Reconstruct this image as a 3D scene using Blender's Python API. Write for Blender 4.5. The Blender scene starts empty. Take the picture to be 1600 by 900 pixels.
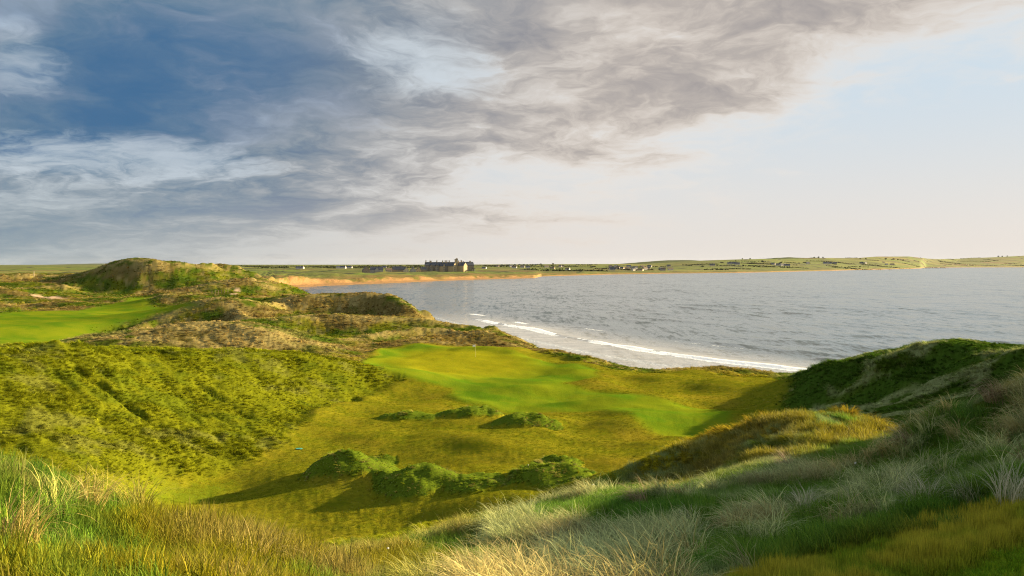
import bpy, math, random
import numpy as np

rnd = random.Random(7)
RS = np.random.RandomState(11)
R = math.radians
S = bpy.context.scene
COL = S.collection

# ------------------------------------------------------------------ camera
F, HOR, H = 1256.0, 411.0, 28.0          # focal length in photo pixels, horizon row, eye height above the sea
cam_d = bpy.data.cameras.new('camera')
cam = bpy.data.objects.new('camera', cam_d)
COL.objects.link(cam)
cam.location = (0, 0, H)
cam.rotation_euler = (R(90), 0, 0)
cam_d.sensor_width = 36.0
cam_d.lens = 36.0 * F / 1600.0
cam_d.shift_y = -(450.0 - HOR) / 1600.0
cam_d.clip_start = 0.1
cam_d.clip_end = 60000
S.camera = cam

# ------------------------------------------------------------------ light
SUN_AZ, SUN_EL = R(65), R(15)
SUNV = np.array([math.sin(SUN_AZ) * math.cos(SUN_EL), math.cos(SUN_AZ) * math.cos(SUN_EL), math.sin(SUN_EL)])
sun_d = bpy.data.lights.new('sun', 'SUN')
sun_d.energy = 5.0
sun_d.angle = R(0.6)
sun_d.color = (1.0, 0.76, 0.42)
sun = bpy.data.objects.new('sun', sun_d)
COL.objects.link(sun)
sun.rotation_euler = (R(90) - SUN_EL, 0, math.pi - SUN_AZ)

S.view_settings.view_transform = 'Standard'
S.view_settings.look = 'None'
S.view_settings.gamma = 1.0
S.view_settings.use_curve_mapping = False
S.view_settings.exposure = 2.15
S.cycles.use_denoising = True
S.cycles.denoiser = 'OPENIMAGEDENOISE'
S.cycles.denoising_prefilter = 'NONE'
S.cycles.use_adaptive_sampling = False
S.cycles.filter_width = 1.1
S.cycles.max_bounces = 6
S.cycles.diffuse_bounces = 3
S.cycles.glossy_bounces = 2
S.cycles.transmission_bounces = 3
S.cycles.transparent_max_bounces = 8
S.cycles.volume_bounces = 0
S.cycles.sample_clamp_indirect = 4.0
S.cycles.caustics_reflective = False
S.cycles.caustics_refractive = False


class NT:
    """small expression helper over a node tree"""
    def __init__(self, tree):
        self.t = tree
        self.n = tree.nodes
        self.l = tree.links

    def new(self, typ, **kw):
        nd = self.n.new(typ)
        for k, v in kw.items():
            setattr(nd, k, v)
        return nd

    def put(self, sock, v):
        if isinstance(v, bpy.types.NodeSocket):
            self.l.new(v, sock)
        elif v is not None:
            try:
                sock.default_value = v
            except Exception:
                if len(v) == 3:
                    sock.default_value = (*v, 1.0)
                else:
                    raise

    def m(self, op, a, b=None, c=None, clamp=False):
        nd = self.new('ShaderNodeMath', operation=op, use_clamp=clamp)
        for i, v in enumerate((a, b, c)):
            if v is not None:
                self.put(nd.inputs[i], v)
        return nd.outputs[0]

    def v(self, op, a, b=None, scale=None):
        nd = self.new('ShaderNodeVectorMath', operation=op)
        self.put(nd.inputs[0], a)
        if b is not None:
            self.put(nd.inputs[1], b)
        if scale is not None:
            self.put(nd.inputs['Scale'], scale)
        return nd.outputs['Value'] if op in ('LENGTH', 'DOT_PRODUCT', 'DISTANCE') else nd.outputs[0]

    def sep(self, a):
        nd = self.new('ShaderNodeSeparateXYZ')
        self.put(nd.inputs[0], a)
        return nd.outputs

    def comb(self, x, y, z=0.0):
        nd = self.new('ShaderNodeCombineXYZ')
        for i, q in enumerate((x, y, z)):
            self.put(nd.inputs[i], q)
        return nd.outputs[0]

    def mix(self, f, a, b, mode='MIX'):
        nd = self.new('ShaderNodeMix', data_type='RGBA', blend_type=mode)
        self.put(nd.inputs[0], f)
        self.put(nd.inputs[6], a)
        self.put(nd.inputs[7], b)
        return nd.outputs[2]

    def noise(self, vec, scale, detail=4, rough=0.5, dist=0.0, out=0, dims='3D', lac=2.0):
        nd = self.new('ShaderNodeTexNoise', noise_dimensions=dims)
        self.put(nd.inputs['Vector'], vec)
        nd.inputs['Scale'].default_value = scale
        nd.inputs['Detail'].default_value = detail
        nd.inputs['Roughness'].default_value = rough
        nd.inputs['Lacunarity'].default_value = lac
        nd.inputs['Distortion'].default_value = dist
        return nd.outputs[out]

    def ss(self, x, lo, hi, o0=0.0, o1=1.0):
        nd = self.new('ShaderNodeMapRange', interpolation_type='SMOOTHSTEP')
        self.put(nd.inputs[0], x)
        for i, q in enumerate((lo, hi, o0, o1)):
            nd.inputs[i + 1].default_value = q
        return nd.outputs[0]

    def lin(self, x, lo, hi, o0=0.0, o1=1.0):
        nd = self.new('ShaderNodeMapRange')
        self.put(nd.inputs[0], x)
        for i, q in enumerate((lo, hi, o0, o1)):
            nd.inputs[i + 1].default_value = q
        return nd.outputs[0]

    def ramp(self, x, stops):
        nd = self.new('ShaderNodeValToRGB')
        cr = nd.color_ramp
        while len(cr.elements) < len(stops):
            cr.elements.new(0.5)
        for e, (p, c) in zip(cr.elements, stops):
            e.position = p
            e.color = (*c, 1.0)
        self.put(nd.inputs[0], x)
        return nd.outputs[0]

    def attr(self, name, out='Fac', typ='GEOMETRY'):
        nd = self.new('ShaderNodeAttribute', attribute_type=typ, attribute_name=name)
        return nd.outputs[out]


def srgb(r, g, b):
    f = lambda c: (c / 255 / 12.92) if c / 255 <= 0.04045 else ((c / 255 + 0.055) / 1.055) ** 2.4
    return (f(r), f(g), f(b))


# ------------------------------------------------------------------ sky
def build_world():
    w = bpy.data.worlds.new('World')
    S.world = w
    w.use_nodes = True
    w.node_tree.nodes.clear()
    N = NT(w.node_tree)
    K = 1.0 / (0.1 * 2 ** S.view_settings.exposure)      # display radiance -> world colour at strength 0.1
    kc = lambda r, g, b: tuple(c * K for c in srgb(r, g, b))
    d = N.v('NORMALIZE', N.new('ShaderNodeTexCoord').outputs['Generated'])
    x, y, z = N.sep(d)
    az = N.m('ARCTAN2', x, y)                            # radians to the right of north
    el = N.m('ARCSINE', z)
    zc = N.m('MAXIMUM', z, 0.0)
    # clouds lie on a high flat layer: perspective comes from dividing by the elevation
    den = N.m('ADD', zc, 0.20)
    P = N.comb(N.m('DIVIDE', x, den), N.m('DIVIDE', y, den), 0.0)
    warp = N.noise(P, 2.0, 4, 0.55, out=1)
    Pw = N.v('ADD', P, N.v('SCALE', N.v('SUBTRACT', warp, (0.5, 0.5, 0.5)), scale=0.55))
    rot = N.new('ShaderNodeMapping')
    N.put(rot.inputs['Vector'], Pw)
    rot.inputs['Rotation'].default_value = (0, 0, R(-28))
    rot.inputs['Scale'].default_value = (0.95, 1.25, 1.0)
    rot.inputs['Location'].default_value = (3.3, 1.7, 0.0)
    big = N.noise(rot.outputs[0], 0.9, 5, 0.5)
    mid = N.noise(rot.outputs[0], 2.6, 7, 0.6)
    fine = N.noise(Pw, 8.0, 7, 0.62, 0.6)
    sky = N.new('ShaderNodeTexSky', sky_type='NISHITA')
    sky.sun_disc = False
    sky.sun_elevation = SUN_EL
    sky.sun_rotation = SUN_AZ
    sky.altitude = 0
    sky.air_density = 1.0
    sky.dust_density = 1.6
    sky.ozone_density = 1.5
    hyp = N.m('SQRT', N.m('ADD', N.m('MULTIPLY', x, x), N.m('MULTIPLY', y, y)))
    sa = N.m('DIVIDE', x, hyp)                           # sine of the bearing
    toward = N.m('ADD', N.m('MULTIPLY', x, math.sin(SUN_AZ)), N.m('MULTIPLY', y, math.cos(SUN_AZ)))
    side = N.ss(toward, -0.35, 0.55)                     # 0 away from the sun, 1 towards it
    low = N.ss(el, 0.0, 0.24)
    veil = N.mix(side, N.mix(low, kc(158, 172, 176), kc(78, 146, 196)), N.mix(low, kc(228, 222, 216), kc(203, 219, 231)))
    clear = N.mix(0.99, sky.outputs[0], veil)
    # cover: a deck over the left and overhead, its edge slanting up towards the sun
    c = N.m('SUBTRACT', el, N.m('ADD', N.m('MULTIPLY', sa, 0.35), 0.035))
    cov = N.lin(c, -0.10, 0.12, -0.30, 0.16)
    cov = N.m('SUBTRACT', cov, N.ss(el, 0.34, 0.8, 0.0, 0.20))
    dens = N.m('ADD', N.m('ADD', N.m('MULTIPLY', big, 0.62), N.m('MULTIPLY', mid, 0.52)), N.m('ADD', N.m('MULTIPLY', fine, 0.26), cov))
    dens = N.m('SUBTRACT', dens, 0.20)
    amt = N.ss(dens, 0.30, 0.64)
    thick = N.ss(dens, 0.42, 0.86)
    blue = N.ramp(thick, [(0.0, kc(214, 221, 226)), (0.25, kc(176, 186, 194)), (0.55, kc(138, 154, 168)), (0.8, kc(104, 132, 156)), (1.0, kc(72, 112, 150))])
    warm = N.ramp(thick, [(0.0, kc(240, 231, 221)), (0.25, kc(222, 212, 202)), (0.6, kc(188, 180, 174)), (1.0, kc(152, 148, 150))])
    ccol = N.mix(N.ss(N.m('SUBTRACT', sa, N.m('MULTIPLY', el, 0.45)), -0.50, 0.06), blue, warm)

    def patch(a0, e0, wa, we):
        da = N.m('DIVIDE', N.m('SUBTRACT', az, a0), wa)
        de = N.m('DIVIDE', N.m('SUBTRACT', el, e0), we)
        q = N.m('ADD', N.m('MULTIPLY', da, da), N.m('MULTIPLY', de, de))
        q = N.m('ADD', q, N.m('MULTIPLY', N.m('SUBTRACT', mid, 0.5), 5.5))
        q = N.m('ADD', q, N.m('MULTIPLY', N.m('SUBTRACT', fine, 0.5), 2.2))
        return N.ss(q, 1.9, -0.5)
    # the heaviest, bluest bank and the few bright breaks
    ccol = N.mix(N.m('MULTIPLY', patch(-0.41, 0.225, 0.22, 0.09), 0.42), ccol, kc(34, 94, 148))
    # unseen cloud behind and overhead, brightened to add fill light on shaded ground
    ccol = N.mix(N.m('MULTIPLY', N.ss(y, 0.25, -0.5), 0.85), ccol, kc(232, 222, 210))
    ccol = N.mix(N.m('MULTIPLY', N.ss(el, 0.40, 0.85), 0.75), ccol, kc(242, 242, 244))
    # far cloud fades into pale grey air near the horizon
    hz = N.ss(el, 0.11, 0.0)
    ccol = N.mix(N.m('MULTIPLY', hz, 0.7), ccol, N.mix(side, kc(146, 164, 172), kc(226, 216, 206)))
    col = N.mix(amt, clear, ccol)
    br = N.m('MAXIMUM', N.m('MAXIMUM', patch(-0.10, 0.245, 0.085, 0.045), N.m('MULTIPLY', patch(-0.47, 0.115, 0.16, 0.022), 0.75)), N.m('MULTIPLY', patch(-0.55, 0.215, 0.04, 0.03), 0.6))
    col = N.mix(N.m('MULTIPLY', br, 0.8), col, kc(206, 217, 226))
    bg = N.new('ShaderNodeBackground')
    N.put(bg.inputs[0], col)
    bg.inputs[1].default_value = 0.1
    out = N.new('ShaderNodeOutputWorld')
    N.l.new(bg.outputs[0], out.inputs[0])


build_world()


# ------------------------------------------------------------------ helpers
def tag(o, label=None, cat=None, group=None, kind=None):
    if label: o['label'] = label
    if cat: o['category'] = cat
    if group: o['group'] = group
    if kind: o['kind'] = kind
    return o


def mesh_np(name, V, faces, mat=None, parent=None, smooth=False, link=True):
    """faces: (n,3) or (n,4) int array, or list of lists"""
    me = bpy.data.meshes.new(name)
    if isinstance(faces, np.ndarray):
        n, k = faces.shape
        me.vertices.add(len(V))
        me.vertices.foreach_set('co', np.asarray(V, np.float32).ravel())
        me.loops.add(n * k)
        me.loops.foreach_set('vertex_index', faces.astype(np.int32).ravel())
        me.polygons.add(n)
        me.polygons.foreach_set('loop_start', np.arange(0, n * k, k, dtype=np.int32))
        me.update(calc_edges=True)
    else:
        me.from_pydata([tuple(map(float, v)) for v in V], [], faces)
        me.update()
    if smooth:
        me.polygons.foreach_set('use_smooth', np.ones(len(me.polygons), bool))
    if mat:
        me.materials.append(mat)
    o = bpy.data.objects.new(name, me)
    if link:
        COL.objects.link(o)
    if parent:
        o.parent = parent
    return o


def set_attr(o, name, arr, typ='FLOAT'):
    a = o.data.attributes.new(name, typ, 'POINT')
    if typ == 'FLOAT':
        a.data.foreach_set('value', np.asarray(arr, np.float32).ravel())
    elif typ == 'INT':
        a.data.foreach_set('value', np.asarray(arr, np.int32).ravel())
    elif typ == 'FLOAT_VECTOR':
        a.data.foreach_set('vector', np.asarray(arr, np.float32).ravel())
    elif typ == 'FLOAT_COLOR':
        arr = np.asarray(arr, np.float32)
        if arr.shape[1] == 3:
            arr = np.concatenate([arr, np.ones((len(arr), 1), np.float32)], 1)
        a.data.foreach_set('color', arr.ravel())


def smooth01(x, lo=0.0, hi=1.0):
    t = np.clip((x - lo) / (hi - lo), 0, 1)
    return t * t * (3 - 2 * t)


def _hash(ix, iy, seed):
    h = (ix.astype(np.int64) * 374761393 + iy.astype(np.int64) * 668265263 + seed * 974634533) & 0xFFFFFFFF
    h = ((h ^ (h >> 13)) * 1274126177) & 0xFFFFFFFF
    return ((h ^ (h >> 16)) & 0xFFFF) / 65535.0


def vnoise(x, y, seed=0):
    ix, iy = np.floor(x), np.floor(y)
    fx, fy = x - ix, y - iy
    fx = fx * fx * fx * (fx * (fx * 6 - 15) + 10)
    fy = fy * fy * fy * (fy * (fy * 6 - 15) + 10)
    a = _hash(ix, iy, seed); b = _hash(ix + 1, iy, seed)
    c = _hash(ix, iy + 1, seed); d = _hash(ix + 1, iy + 1, seed)
    return (a * (1 - fx) + b * fx) * (1 - fy) + (c * (1 - fx) + d * fx) * fy - 0.5


def fbm(x, y, oct=4, seed=0, gain=0.5):
    s, a = 0, 1.0
    for i in range(oct):
        c, q = math.cos(0.6 * i + 0.3), math.sin(0.6 * i + 0.3)
        s = s + a * vnoise((x * c - y * q) * 2 ** i + 17.3 * i, (x * q + y * c) * 2 ** i - 9.1 * i, seed + i)
        a *= gain
    return s


def ray(px, py, D):
    """photo pixel at forward distance D -> world point"""
    return ((px - 800.0) / F * D, D, H - (py - HOR) / F * D)


# ------------------------------------------------------------------ dune ground: surveyed points, smooth surface through them
CP = []          # photo column, photo row, forward distance in metres
def P3(*pts): CP.extend(pts)
# foreground, left shoulder
P3((-250,700,10),(0,735,10),(0,890,6.2),(100,765,10.5),(100,890,7),(200,810,10.5),(200,890,7.6),(320,850,11),(320,895,9),(430,878,12),(-250,880,6))
# foreground, middle and right bank
BANK = ((520,880,13),(600,845,17),(700,808,21),(800,790,24),(800,870,13.5),(650,890,11.5),(930,760,27),(950,830,18),(950,890,11),
   (1080,755,28),(1080,800,18.5),(1100,870,11.2),(1200,742,26),(1250,800,16),(1300,735,24.5),(1300,860,11.2),(1400,715,25),(1400,760,16.5),(1400,830,12),(1400,895,9.2),
   (1440,705,24.5),(1530,650,24),(1530,720,16.5),(1600,616,23),(1600,700,15.5),(1600,790,11.8),(1600,895,8.6),(1700,560,23),(1750,700,14),(1750,890,8),(1200,893,10))
CP += [(px, py + 0.42 / D * F * min(1.0, D / 14), D) for px, py, D in BANK]        # ground lies a grass height lower
# far side of the near bank falls away
P3((430,905,17),(560,880,21),(700,850,30),(820,805,34),(320,905,16),(200,895,16),(100,850,17),(0,800,17),(-250,780,18))
# bright knoll and its long left shoulder
P3((920,752,57),(1000,727,50),(1060,708,46),(1140,684,42),(1200,655,40),(1280,644,39),(1335,655,38.5),(1400,684,38),(1460,700,36),(1100,740,36),(1200,700,34),(1300,700,32),(1000,757,44),
   (1200,690,50),(1280,690,50),(1360,700,50),(1460,720,47),(1080,722,54))
# valley floor
P3((130,742,57),(60,735,52),(250,768,65),(200,800,54),(330,800,58),(330,845,49),(430,838,52),(430,800,61),(540,802,62),(540,830,54),(640,812,60),(640,840,47),(740,790,60),(740,820,50),(850,770,62),(840,790,52),
   (340,722,75),(440,735,73),(440,690,83),(520,760,67),(520,660,94),(600,700,81),(600,610,117),(620,650,99),(700,750,69),(700,670,92),(800,700,82),(800,660,95),(900,700,82),(900,660,94),(1000,700,81),(960,720,73),
   (1000,655,94),(1090,690,83),(1080,660,93),(1140,655,95),(1180,660,88),(1250,668,78))
# green, apron, fairway
P3((632,594,121),(580,575,134),(560,560,148),(600,548,170),(650,540,176),(745,541,178),(743,557,156),(680,575,140),(680,556,157),(800,560,152),(800,585,135),(860,575,142),(740,585,134),(740,600,124),(740,613,117),(850,612,116),(850,632,107),(900,600,124),(950,630,108),(920,575,140),
   (1050,600,124),(1050,625,110),(980,590,133),(1130,592,127),(1150,620,111),(1200,600,122),(1190,640,101))
# seaward lip of the dunes, then the drop to the beach
P3((830,544,178),(870,552,172),(900,556,168),(950,566,158),(1000,578,150),(1050,577,150),(1100,575,151),(1160,578,150),(1220,585,142))
for px, D in ((800,226),(850,206),(900,192),(960,183),(1020,176),(1100,174),(1180,172),(1260,170),(1340,168),(1440,160),(1560,150),(1700,140)):
    P3((px, HOR + (H - 1.6) / D * F, D), (px, HOR + (H + 1.5) / (D + 28) * F, D + 28))
# right hand dune
P3((1220,592,126),(1260,580,116),(1300,570,108),(1350,564,102),(1400,556,96),(1440,546,92),(1480,543,90),(1515,547,89),(1545,556,88),(1575,553,80),(1600,550,78),(1700,535,76),(1300,610,99),(1400,600,89),(1500,590,84),(1600,585,72),(1380,640,78),(1500,640,68),
   (1340,575,125),(1420,562,118),(1500,560,112),(1600,560,108),(1700,560,105))
# big left slope
P3((-250,570,76),(0,556,82),(90,548,90),(150,546,96),(220,550,102),(300,547,108),(350,551,111),(400,551,114),(450,557,117),(500,562,119),(580,578,122),
   (0,640,68),(0,710,59),(150,640,76),(150,715,64),(300,640,87),(280,710,73),(400,630,94),(480,610,108),(390,680,83),(480,645,98),(560,612,114),(-250,660,60))
# dip behind it
P3((-250,580,125),(0,562,125),(150,562,130),(300,556,140),(420,560,138),(520,556,145))
# straw coloured ridge and scrub behind the green
P3((150,537,142),(220,522,150),(280,512,156),(350,509,158),(390,512,158),(430,528,156),(470,533,160),(540,546,162),(330,530,151),(430,545,153),(560,530,182),(640,528,188),(700,532,186),(760,533,184),(800,538,182))
# second ridge behind the green
P3((400,502,200),(470,493,212),(560,493,218),(650,499,220),(720,507,216),(790,522,204),(830,540,190),(480,520,203),(600,515,209),(700,518,208),(560,505,236),(640,500,240))
# square topped dune at the shore
P3((455,464,272),(500,461,276),(560,459,278),(610,459,276),(628,468,270),(650,484,266),(668,497,262),(430,480,264),(520,490,264),(600,490,263),(500,475,300),(560,475,300),(620,485,296))
for px, D, z in ((640,300,2),(660,290,2),(690,270,3),(710,250,3.5),(760,235,3),(560,330,4),(620,330,1),(690,320,0),(500,360,3),(740,290,0),(770,260,0),(430,430,4),(470,440,2),(520,440,-1),(600,400,-1.5),(460,560,1),(430,600,3),(540,560,-2),(700,420,-2.5)):
    P3((px, HOR + (H - z) / D * F, D))
# dark dune with a bright shoulder
P3((180,527,206),(240,497,218),(300,475,228),(350,467,232),(385,478,228),(430,497,220),(260,515,211),(350,500,216),(300,490,262),(370,480,270),(420,478,262))
# left fairway
P3((0,540,152),(60,535,160),(0,505,205),(100,505,208),(0,488,250),(100,488,256),(200,478,290),(150,495,232),(240,470,322),(-250,540,155),(-250,490,240))
# hummock, far dunes, tall peak
P3((260,462,305),(300,460,318),(225,470,312),(320,462,330),(200,463,382),(120,466,345),(0,470,330),(50,470,325),(40,455,365),(100,452,390),(0,440,420),(60,435,450),(110,430,460),
   (130,426,430),(165,413,425),(210,409,422),(235,411,420),(270,414,430),(310,418,436),(150,440,408),(200,440,408),(250,440,408),(300,440,414),(340,424,450),(370,428,452),(400,434,450),(425,446,440),(437,455,425),
   (330,447,378),(380,437,394),(410,444,392),(360,456,372),(420,465,340),(200,425,500),(300,430,520),(0,428,520),(60,428,540),(130,428,560),(400,440,540),(-250,430,420),(-250,428,540))
WP = []          # plain world points (x, y, z) outside the picture
WP += [(30,20,33.2),(33,12,33.6),(28,28,31.2),(34,28,31.6),(30,36,29.0),(21,30,24.2),(38,4,31),(30,-5,28),(22,12,26.6),(20,5,26.2),(31,44,21.5),(40,45,22),(50,30,24),(55,10,24),(60,60,19),(75,30,14),(80,60,10),(95,90,4),(100,40,3),(90,0,4),
       (110,120,-1),(130,60,-2),(120,0,-2),(0,-10,26.2),(-12,-8,26.4),(12,-10,26.4),(0,0,26.3),(3,3,26.0),(-3,3,26.3),(-20,0,27),(-40,10,25),(-40,40,20),(-70,30,20),(-90,80,16),(-120,20,18),(-150,120,15),(-200,200,14),(-260,330,18),(-320,430,18),(-120,-60,16),(0,-60,20),(60,-60,14),(0,-200,14),(150,-100,-2),(-200,-100,14)]

ctrl = []
for px, py, D in CP:
    ctrl.append(ray(px, py, D))
ctrl = np.array(ctrl + WP, float)


def to_uv(X, Y):
    r = np.sqrt(X * X + Y * Y) + 2.0
    return np.arctan2(X, Y), np.log(r)


cu, cv = to_uv(ctrl[:, 0], ctrl[:, 1])


def tps_k(d2):
    return 0.5 * d2 * np.log(d2 + 1e-9)


n_c = len(ctrl)
A = np.zeros((n_c + 3, n_c + 3))
d2 = (cu[:, None] - cu[None]) ** 2 + (cv[:, None] - cv[None]) ** 2
A[:n_c, :n_c] = tps_k(d2) + np.eye(n_c) * 6e-6
A[:n_c, n_c:] = np.stack([np.ones(n_c), cu, cv], 1)
A[n_c:, :n_c] = A[:n_c, n_c:].T
WT = np.linalg.solve(A, np.concatenate([ctrl[:, 2], np.zeros(3)])).astype(np.float32)


def tps(U, V):
    U = np.asarray(U, np.float32).ravel(); V = np.asarray(V, np.float32).ravel()
    o = np.empty(len(U), np.float32)
    for i in range(0, len(U), 20000):
        u, v = U[i:i + 20000], V[i:i + 20000]
        d = (u[:, None] - cu[None].astype(np.float32)) ** 2 + (v[:, None] - cv[None].astype(np.float32)) ** 2
        o[i:i + 20000] = tps_k(d) @ WT[:n_c] + WT[n_c] + WT[n_c + 1] * u + WT[n_c + 2] * v
    return o


# polar grid round the viewpoint: fine in front, coarse behind
AZ = np.concatenate([np.linspace(-math.pi, R(-40), 60, endpoint=False), np.linspace(R(-40), R(40), 960, endpoint=False), np.linspace(R(40), math.pi, 90)])
R0, R1, NR = 2.5, 660.0, 740
LR = np.linspace(math.log(R0), math.log(R1), NR)
RR = np.exp(LR)
# coarse evaluation of the smooth surface, then bilinear refinement
azc = np.concatenate([np.linspace(-math.pi, R(-40), 40, endpoint=False), np.linspace(R(-40), R(40), 360, endpoint=False), np.linspace(R(40), math.pi, 60)])
lrc = np.linspace(LR[0], LR[-1], 330)
UU, VV = np.meshgrid(azc, np.log(np.exp(lrc) + 2.0), indexing='ij')
ZC = tps(UU, VV).reshape(UU.shape).astype(float)


def bil(G, fi, fj):
    i = np.clip(np.floor(fi).astype(int), 0, G.shape[0] - 2); j = np.clip(np.floor(fj).astype(int), 0, G.shape[1] - 2)
    a = np.clip(fi - i, 0, 1); b = np.clip(fj - j, 0, 1)
    return (G[i, j] * (1 - a) + G[i + 1, j] * a) * (1 - b) + (G[i, j + 1] * (1 - a) + G[i + 1, j + 1] * a) * b


def base_z(X, Y):
    az = np.arctan2(X, Y); lr = np.log(np.maximum(np.sqrt(X * X + Y * Y), R0))
    return bil(ZC, np.interp(az, azc, np.arange(len(azc))), (lr - lrc[0]) / (lrc[1] - lrc[0]))


AG, LG = np.meshgrid(AZ, LR, indexing='ij')
XG, YG = np.sin(AG) * np.exp(LG), np.cos(AG) * np.exp(LG)
ZG = base_z(XG, YG)


def gz(X, Y):
    X = np.asarray(X, float); Y = np.asarray(Y, float)
    az = np.arctan2(X, Y); lr = np.log(np.maximum(np.sqrt(X * X + Y * Y), R0))
    return bil(ZG, np.interp(az, AZ, np.arange(len(AZ))), (lr - LR[0]) / (LR[1] - LR[0]))


def sample(G, X, Y):
    X = np.asarray(X, float); Y = np.asarray(Y, float)
    az = np.arctan2(X, Y); lr = np.log(np.maximum(np.sqrt(X * X + Y * Y), R0))
    return bil(G, np.interp(az, AZ, np.arange(len(AZ))), (lr - LR[0]) / (LR[1] - LR[0]))


def hit(px, py, dmin=5.0, dmax=600.0):
    """where the sight line of a photo pixel meets the ground (first crossing beyond dmin)"""
    D = np.exp(np.linspace(math.log(dmin), math.log(dmax), 1500))
    X, Y, Z = ray(px, py, D)
    below = np.nonzero(Z < gz(X, Y))[0]
    k = below[0] if len(below) else len(D) - 1
    return float(X[k]), float(Y[k]), float(gz(X[k], Y[k]))


def inside(poly, X, Y, soft=1.0):
    """signed distance style mask of a world polygon, 1 inside, soft metres wide edge"""
    P = np.array(poly)
    res = np.zeros(X.shape, bool); dist = np.full(X.shape, 1e9)
    bx = (X > P[:, 0].min() - soft * 2) & (X < P[:, 0].max() + soft * 2) & (Y > P[:, 1].min() - soft * 2) & (Y < P[:, 1].max() + soft * 2)
    x, y = X[bx], Y[bx]
    r = np.zeros(x.shape, bool); dd = np.full(x.shape, 1e9)
    for i in range(len(P)):
        (x0, y0), (x1, y1) = P[i], P[(i + 1) % len(P)]
        c = ((y0 > y) != (y1 > y)) & (x < (x1 - x0) * (y - y0) / (y1 - y0 + 1e-12) + x0)
        r ^= c
        t = np.clip(((x - x0) * (x1 - x0) + (y - y0) * (y1 - y0)) / ((x1 - x0) ** 2 + (y1 - y0) ** 2 + 1e-9), 0, 1)
        dd = np.minimum(dd, np.hypot(x - x0 - t * (x1 - x0), y - y0 - t * (y1 - y0)))
    out = np.zeros(X.shape)
    out[bx] = smooth01(np.where(r, dd, -dd), -soft, soft)
    return out


def poly_px(pts, dmin=5.0, dmax=600.0):
    return [hit(px, py, dmin, dmax)[:2] for px, py in pts]


RG = np.exp(LG)
wx = XG + 2.2 * fbm(XG / 9, YG / 9, 3, 5)
wy = YG + 2.2 * fbm(XG / 9 + 40, YG / 9, 3, 6)
# ---- crest lines of the dunes: sharp-topped ridges merged into the surface
crest_top = np.zeros_like(ZG)
def crest(pts, slope, k=0.8, w0=0.8):
    global ZG
    W = [ray(*p) for p in pts]
    if len(W) == 1:
        x, y, z = W[0]; W = [(x - 0.4, y, z), (x + 0.4, y, z)]
    ext = 30.0
    xs = [w[0] for w in W]; ys = [w[1] for w in W]
    bx = (XG > min(xs) - ext) & (XG < max(xs) + ext) & (YG > min(ys) - ext) & (YG < max(ys) + ext)
    x, y = XG[bx], YG[bx]
    wob = np.clip(1 + 0.5 * fbm(x / 7, y / 7, 3, 55), 0.75, 1.4)
    best = np.full(x.shape, -99.0); near_d = np.full(x.shape, 99.0)
    for (x0, y0, z0), (x1, y1, z1) in zip(W, W[1:]):
        t = np.clip(((x - x0) * (x1 - x0) + (y - y0) * (y1 - y0)) / ((x1 - x0) ** 2 + (y1 - y0) ** 2 + 1e-9), 0, 1)
        d = np.hypot(x - x0 - t * (x1 - x0), y - y0 - t * (y1 - y0))
        near_d = np.minimum(near_d, d)
        best = np.maximum(best, z0 + t * (z1 - z0) - slope * wob * (np.sqrt(d * d + w0 * w0) - w0) - 0.5 / pts[0][2] * d * d)
    z = ZG[bx]
    h = np.clip(0.5 + 0.5 * (best - z) / k, 0, 1)
    ZG[bx] = z * (1 - h) + best * h + k * h * (1 - h) * 0.5
    crest_top[bx] = np.maximum(crest_top[bx], np.exp(-(near_d / (1.0 + pts[0][2] * 0.012)) ** 2))
crest([(440,472,272),(458,462,275),(500,459,277),(560,458,278),(604,456,276),(618,463,274),(640,481,270),(652,491,268)], 0.87)
crest([(661,485,268)], 0.95)
crest([(400,501,205),(470,493,214),(520,492,216),(560,496,216),(600,494,218),(650,497,220),(700,504,218),(740,508,214),(790,521,206),(815,531,198)], 0.65)
crest([(768,507,215)], 0.95)
crest([(150,538,142),(215,521,150),(270,510,155),(330,512,157),(365,506,158),(395,513,158),(420,523,158),(470,531,160),(540,539,165)], 0.72)
crest([(540,530,178),(600,517,190),(650,510,198),(700,512,200),(760,523,196)], 0.58)
crest([(205,513,205),(240,498,216),(290,478,226),(335,467,232),(352,467,232),(368,480,226),(377,492,215),(430,501,210)], 0.75)
crest([(352,468,234),(400,469,248),(442,472,268)], 0.72)
crest([(215,473,310),(255,457,306),(280,459,310),(312,463,318)], 0.72)
crest([(60,436,446),(100,431,440),(130,424,434),(160,417,428),(174,411,426),(196,408,425),(215,406,424),(230,411,421),(244,407,424),(268,408,428),(288,409,434),(306,413,438),(330,412,446)], 0.72, 1.2)
crest([(310,414,450),(340,411,456),(352,414,456),(372,417,458),(400,427,458),(425,444,445),(437,454,430)], 0.72, 1.2)
crest([(290,453,370),(330,444,385),(370,434,398),(392,432,400),(410,438,398),(425,453,390)], 0.70, 1.2)
crest([(-200,428,430),(0,430,430),(60,427,450),(110,430,440)], 0.43, 1.2)
crest([(-100,452,370),(0,451,375),(60,446,385),(100,443,392)], 0.51, 1.2)
crest([(14,549,86),(55,538,90),(85,534,91),(115,537,92),(150,549,95)], 0.45, 0.4)
crest([(800,537,184),(835,541,182),(872,546,178),(902,554,172),(960,567,160),(1000,577,152)], 0.5, 0.5)
crest([(985,573,150)], 0.7, 0.5)
crest([(1060,581,150),(1100,574,152),(1130,572,152),(1200,581,148)], 0.45, 0.5)
crest([(1225,592,124),(1260,578,116),(1300,567,108),(1345,560,102),(1385,556,98),(1410,547,95),(1440,538,92),(1480,534,90),(1510,537,89),(1545,553,87)], 0.6, 0.4)
crest([(1540,553,84),(1575,549,80),(1600,546,76),(1700,532,74)], 0.6, 0.4)
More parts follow.
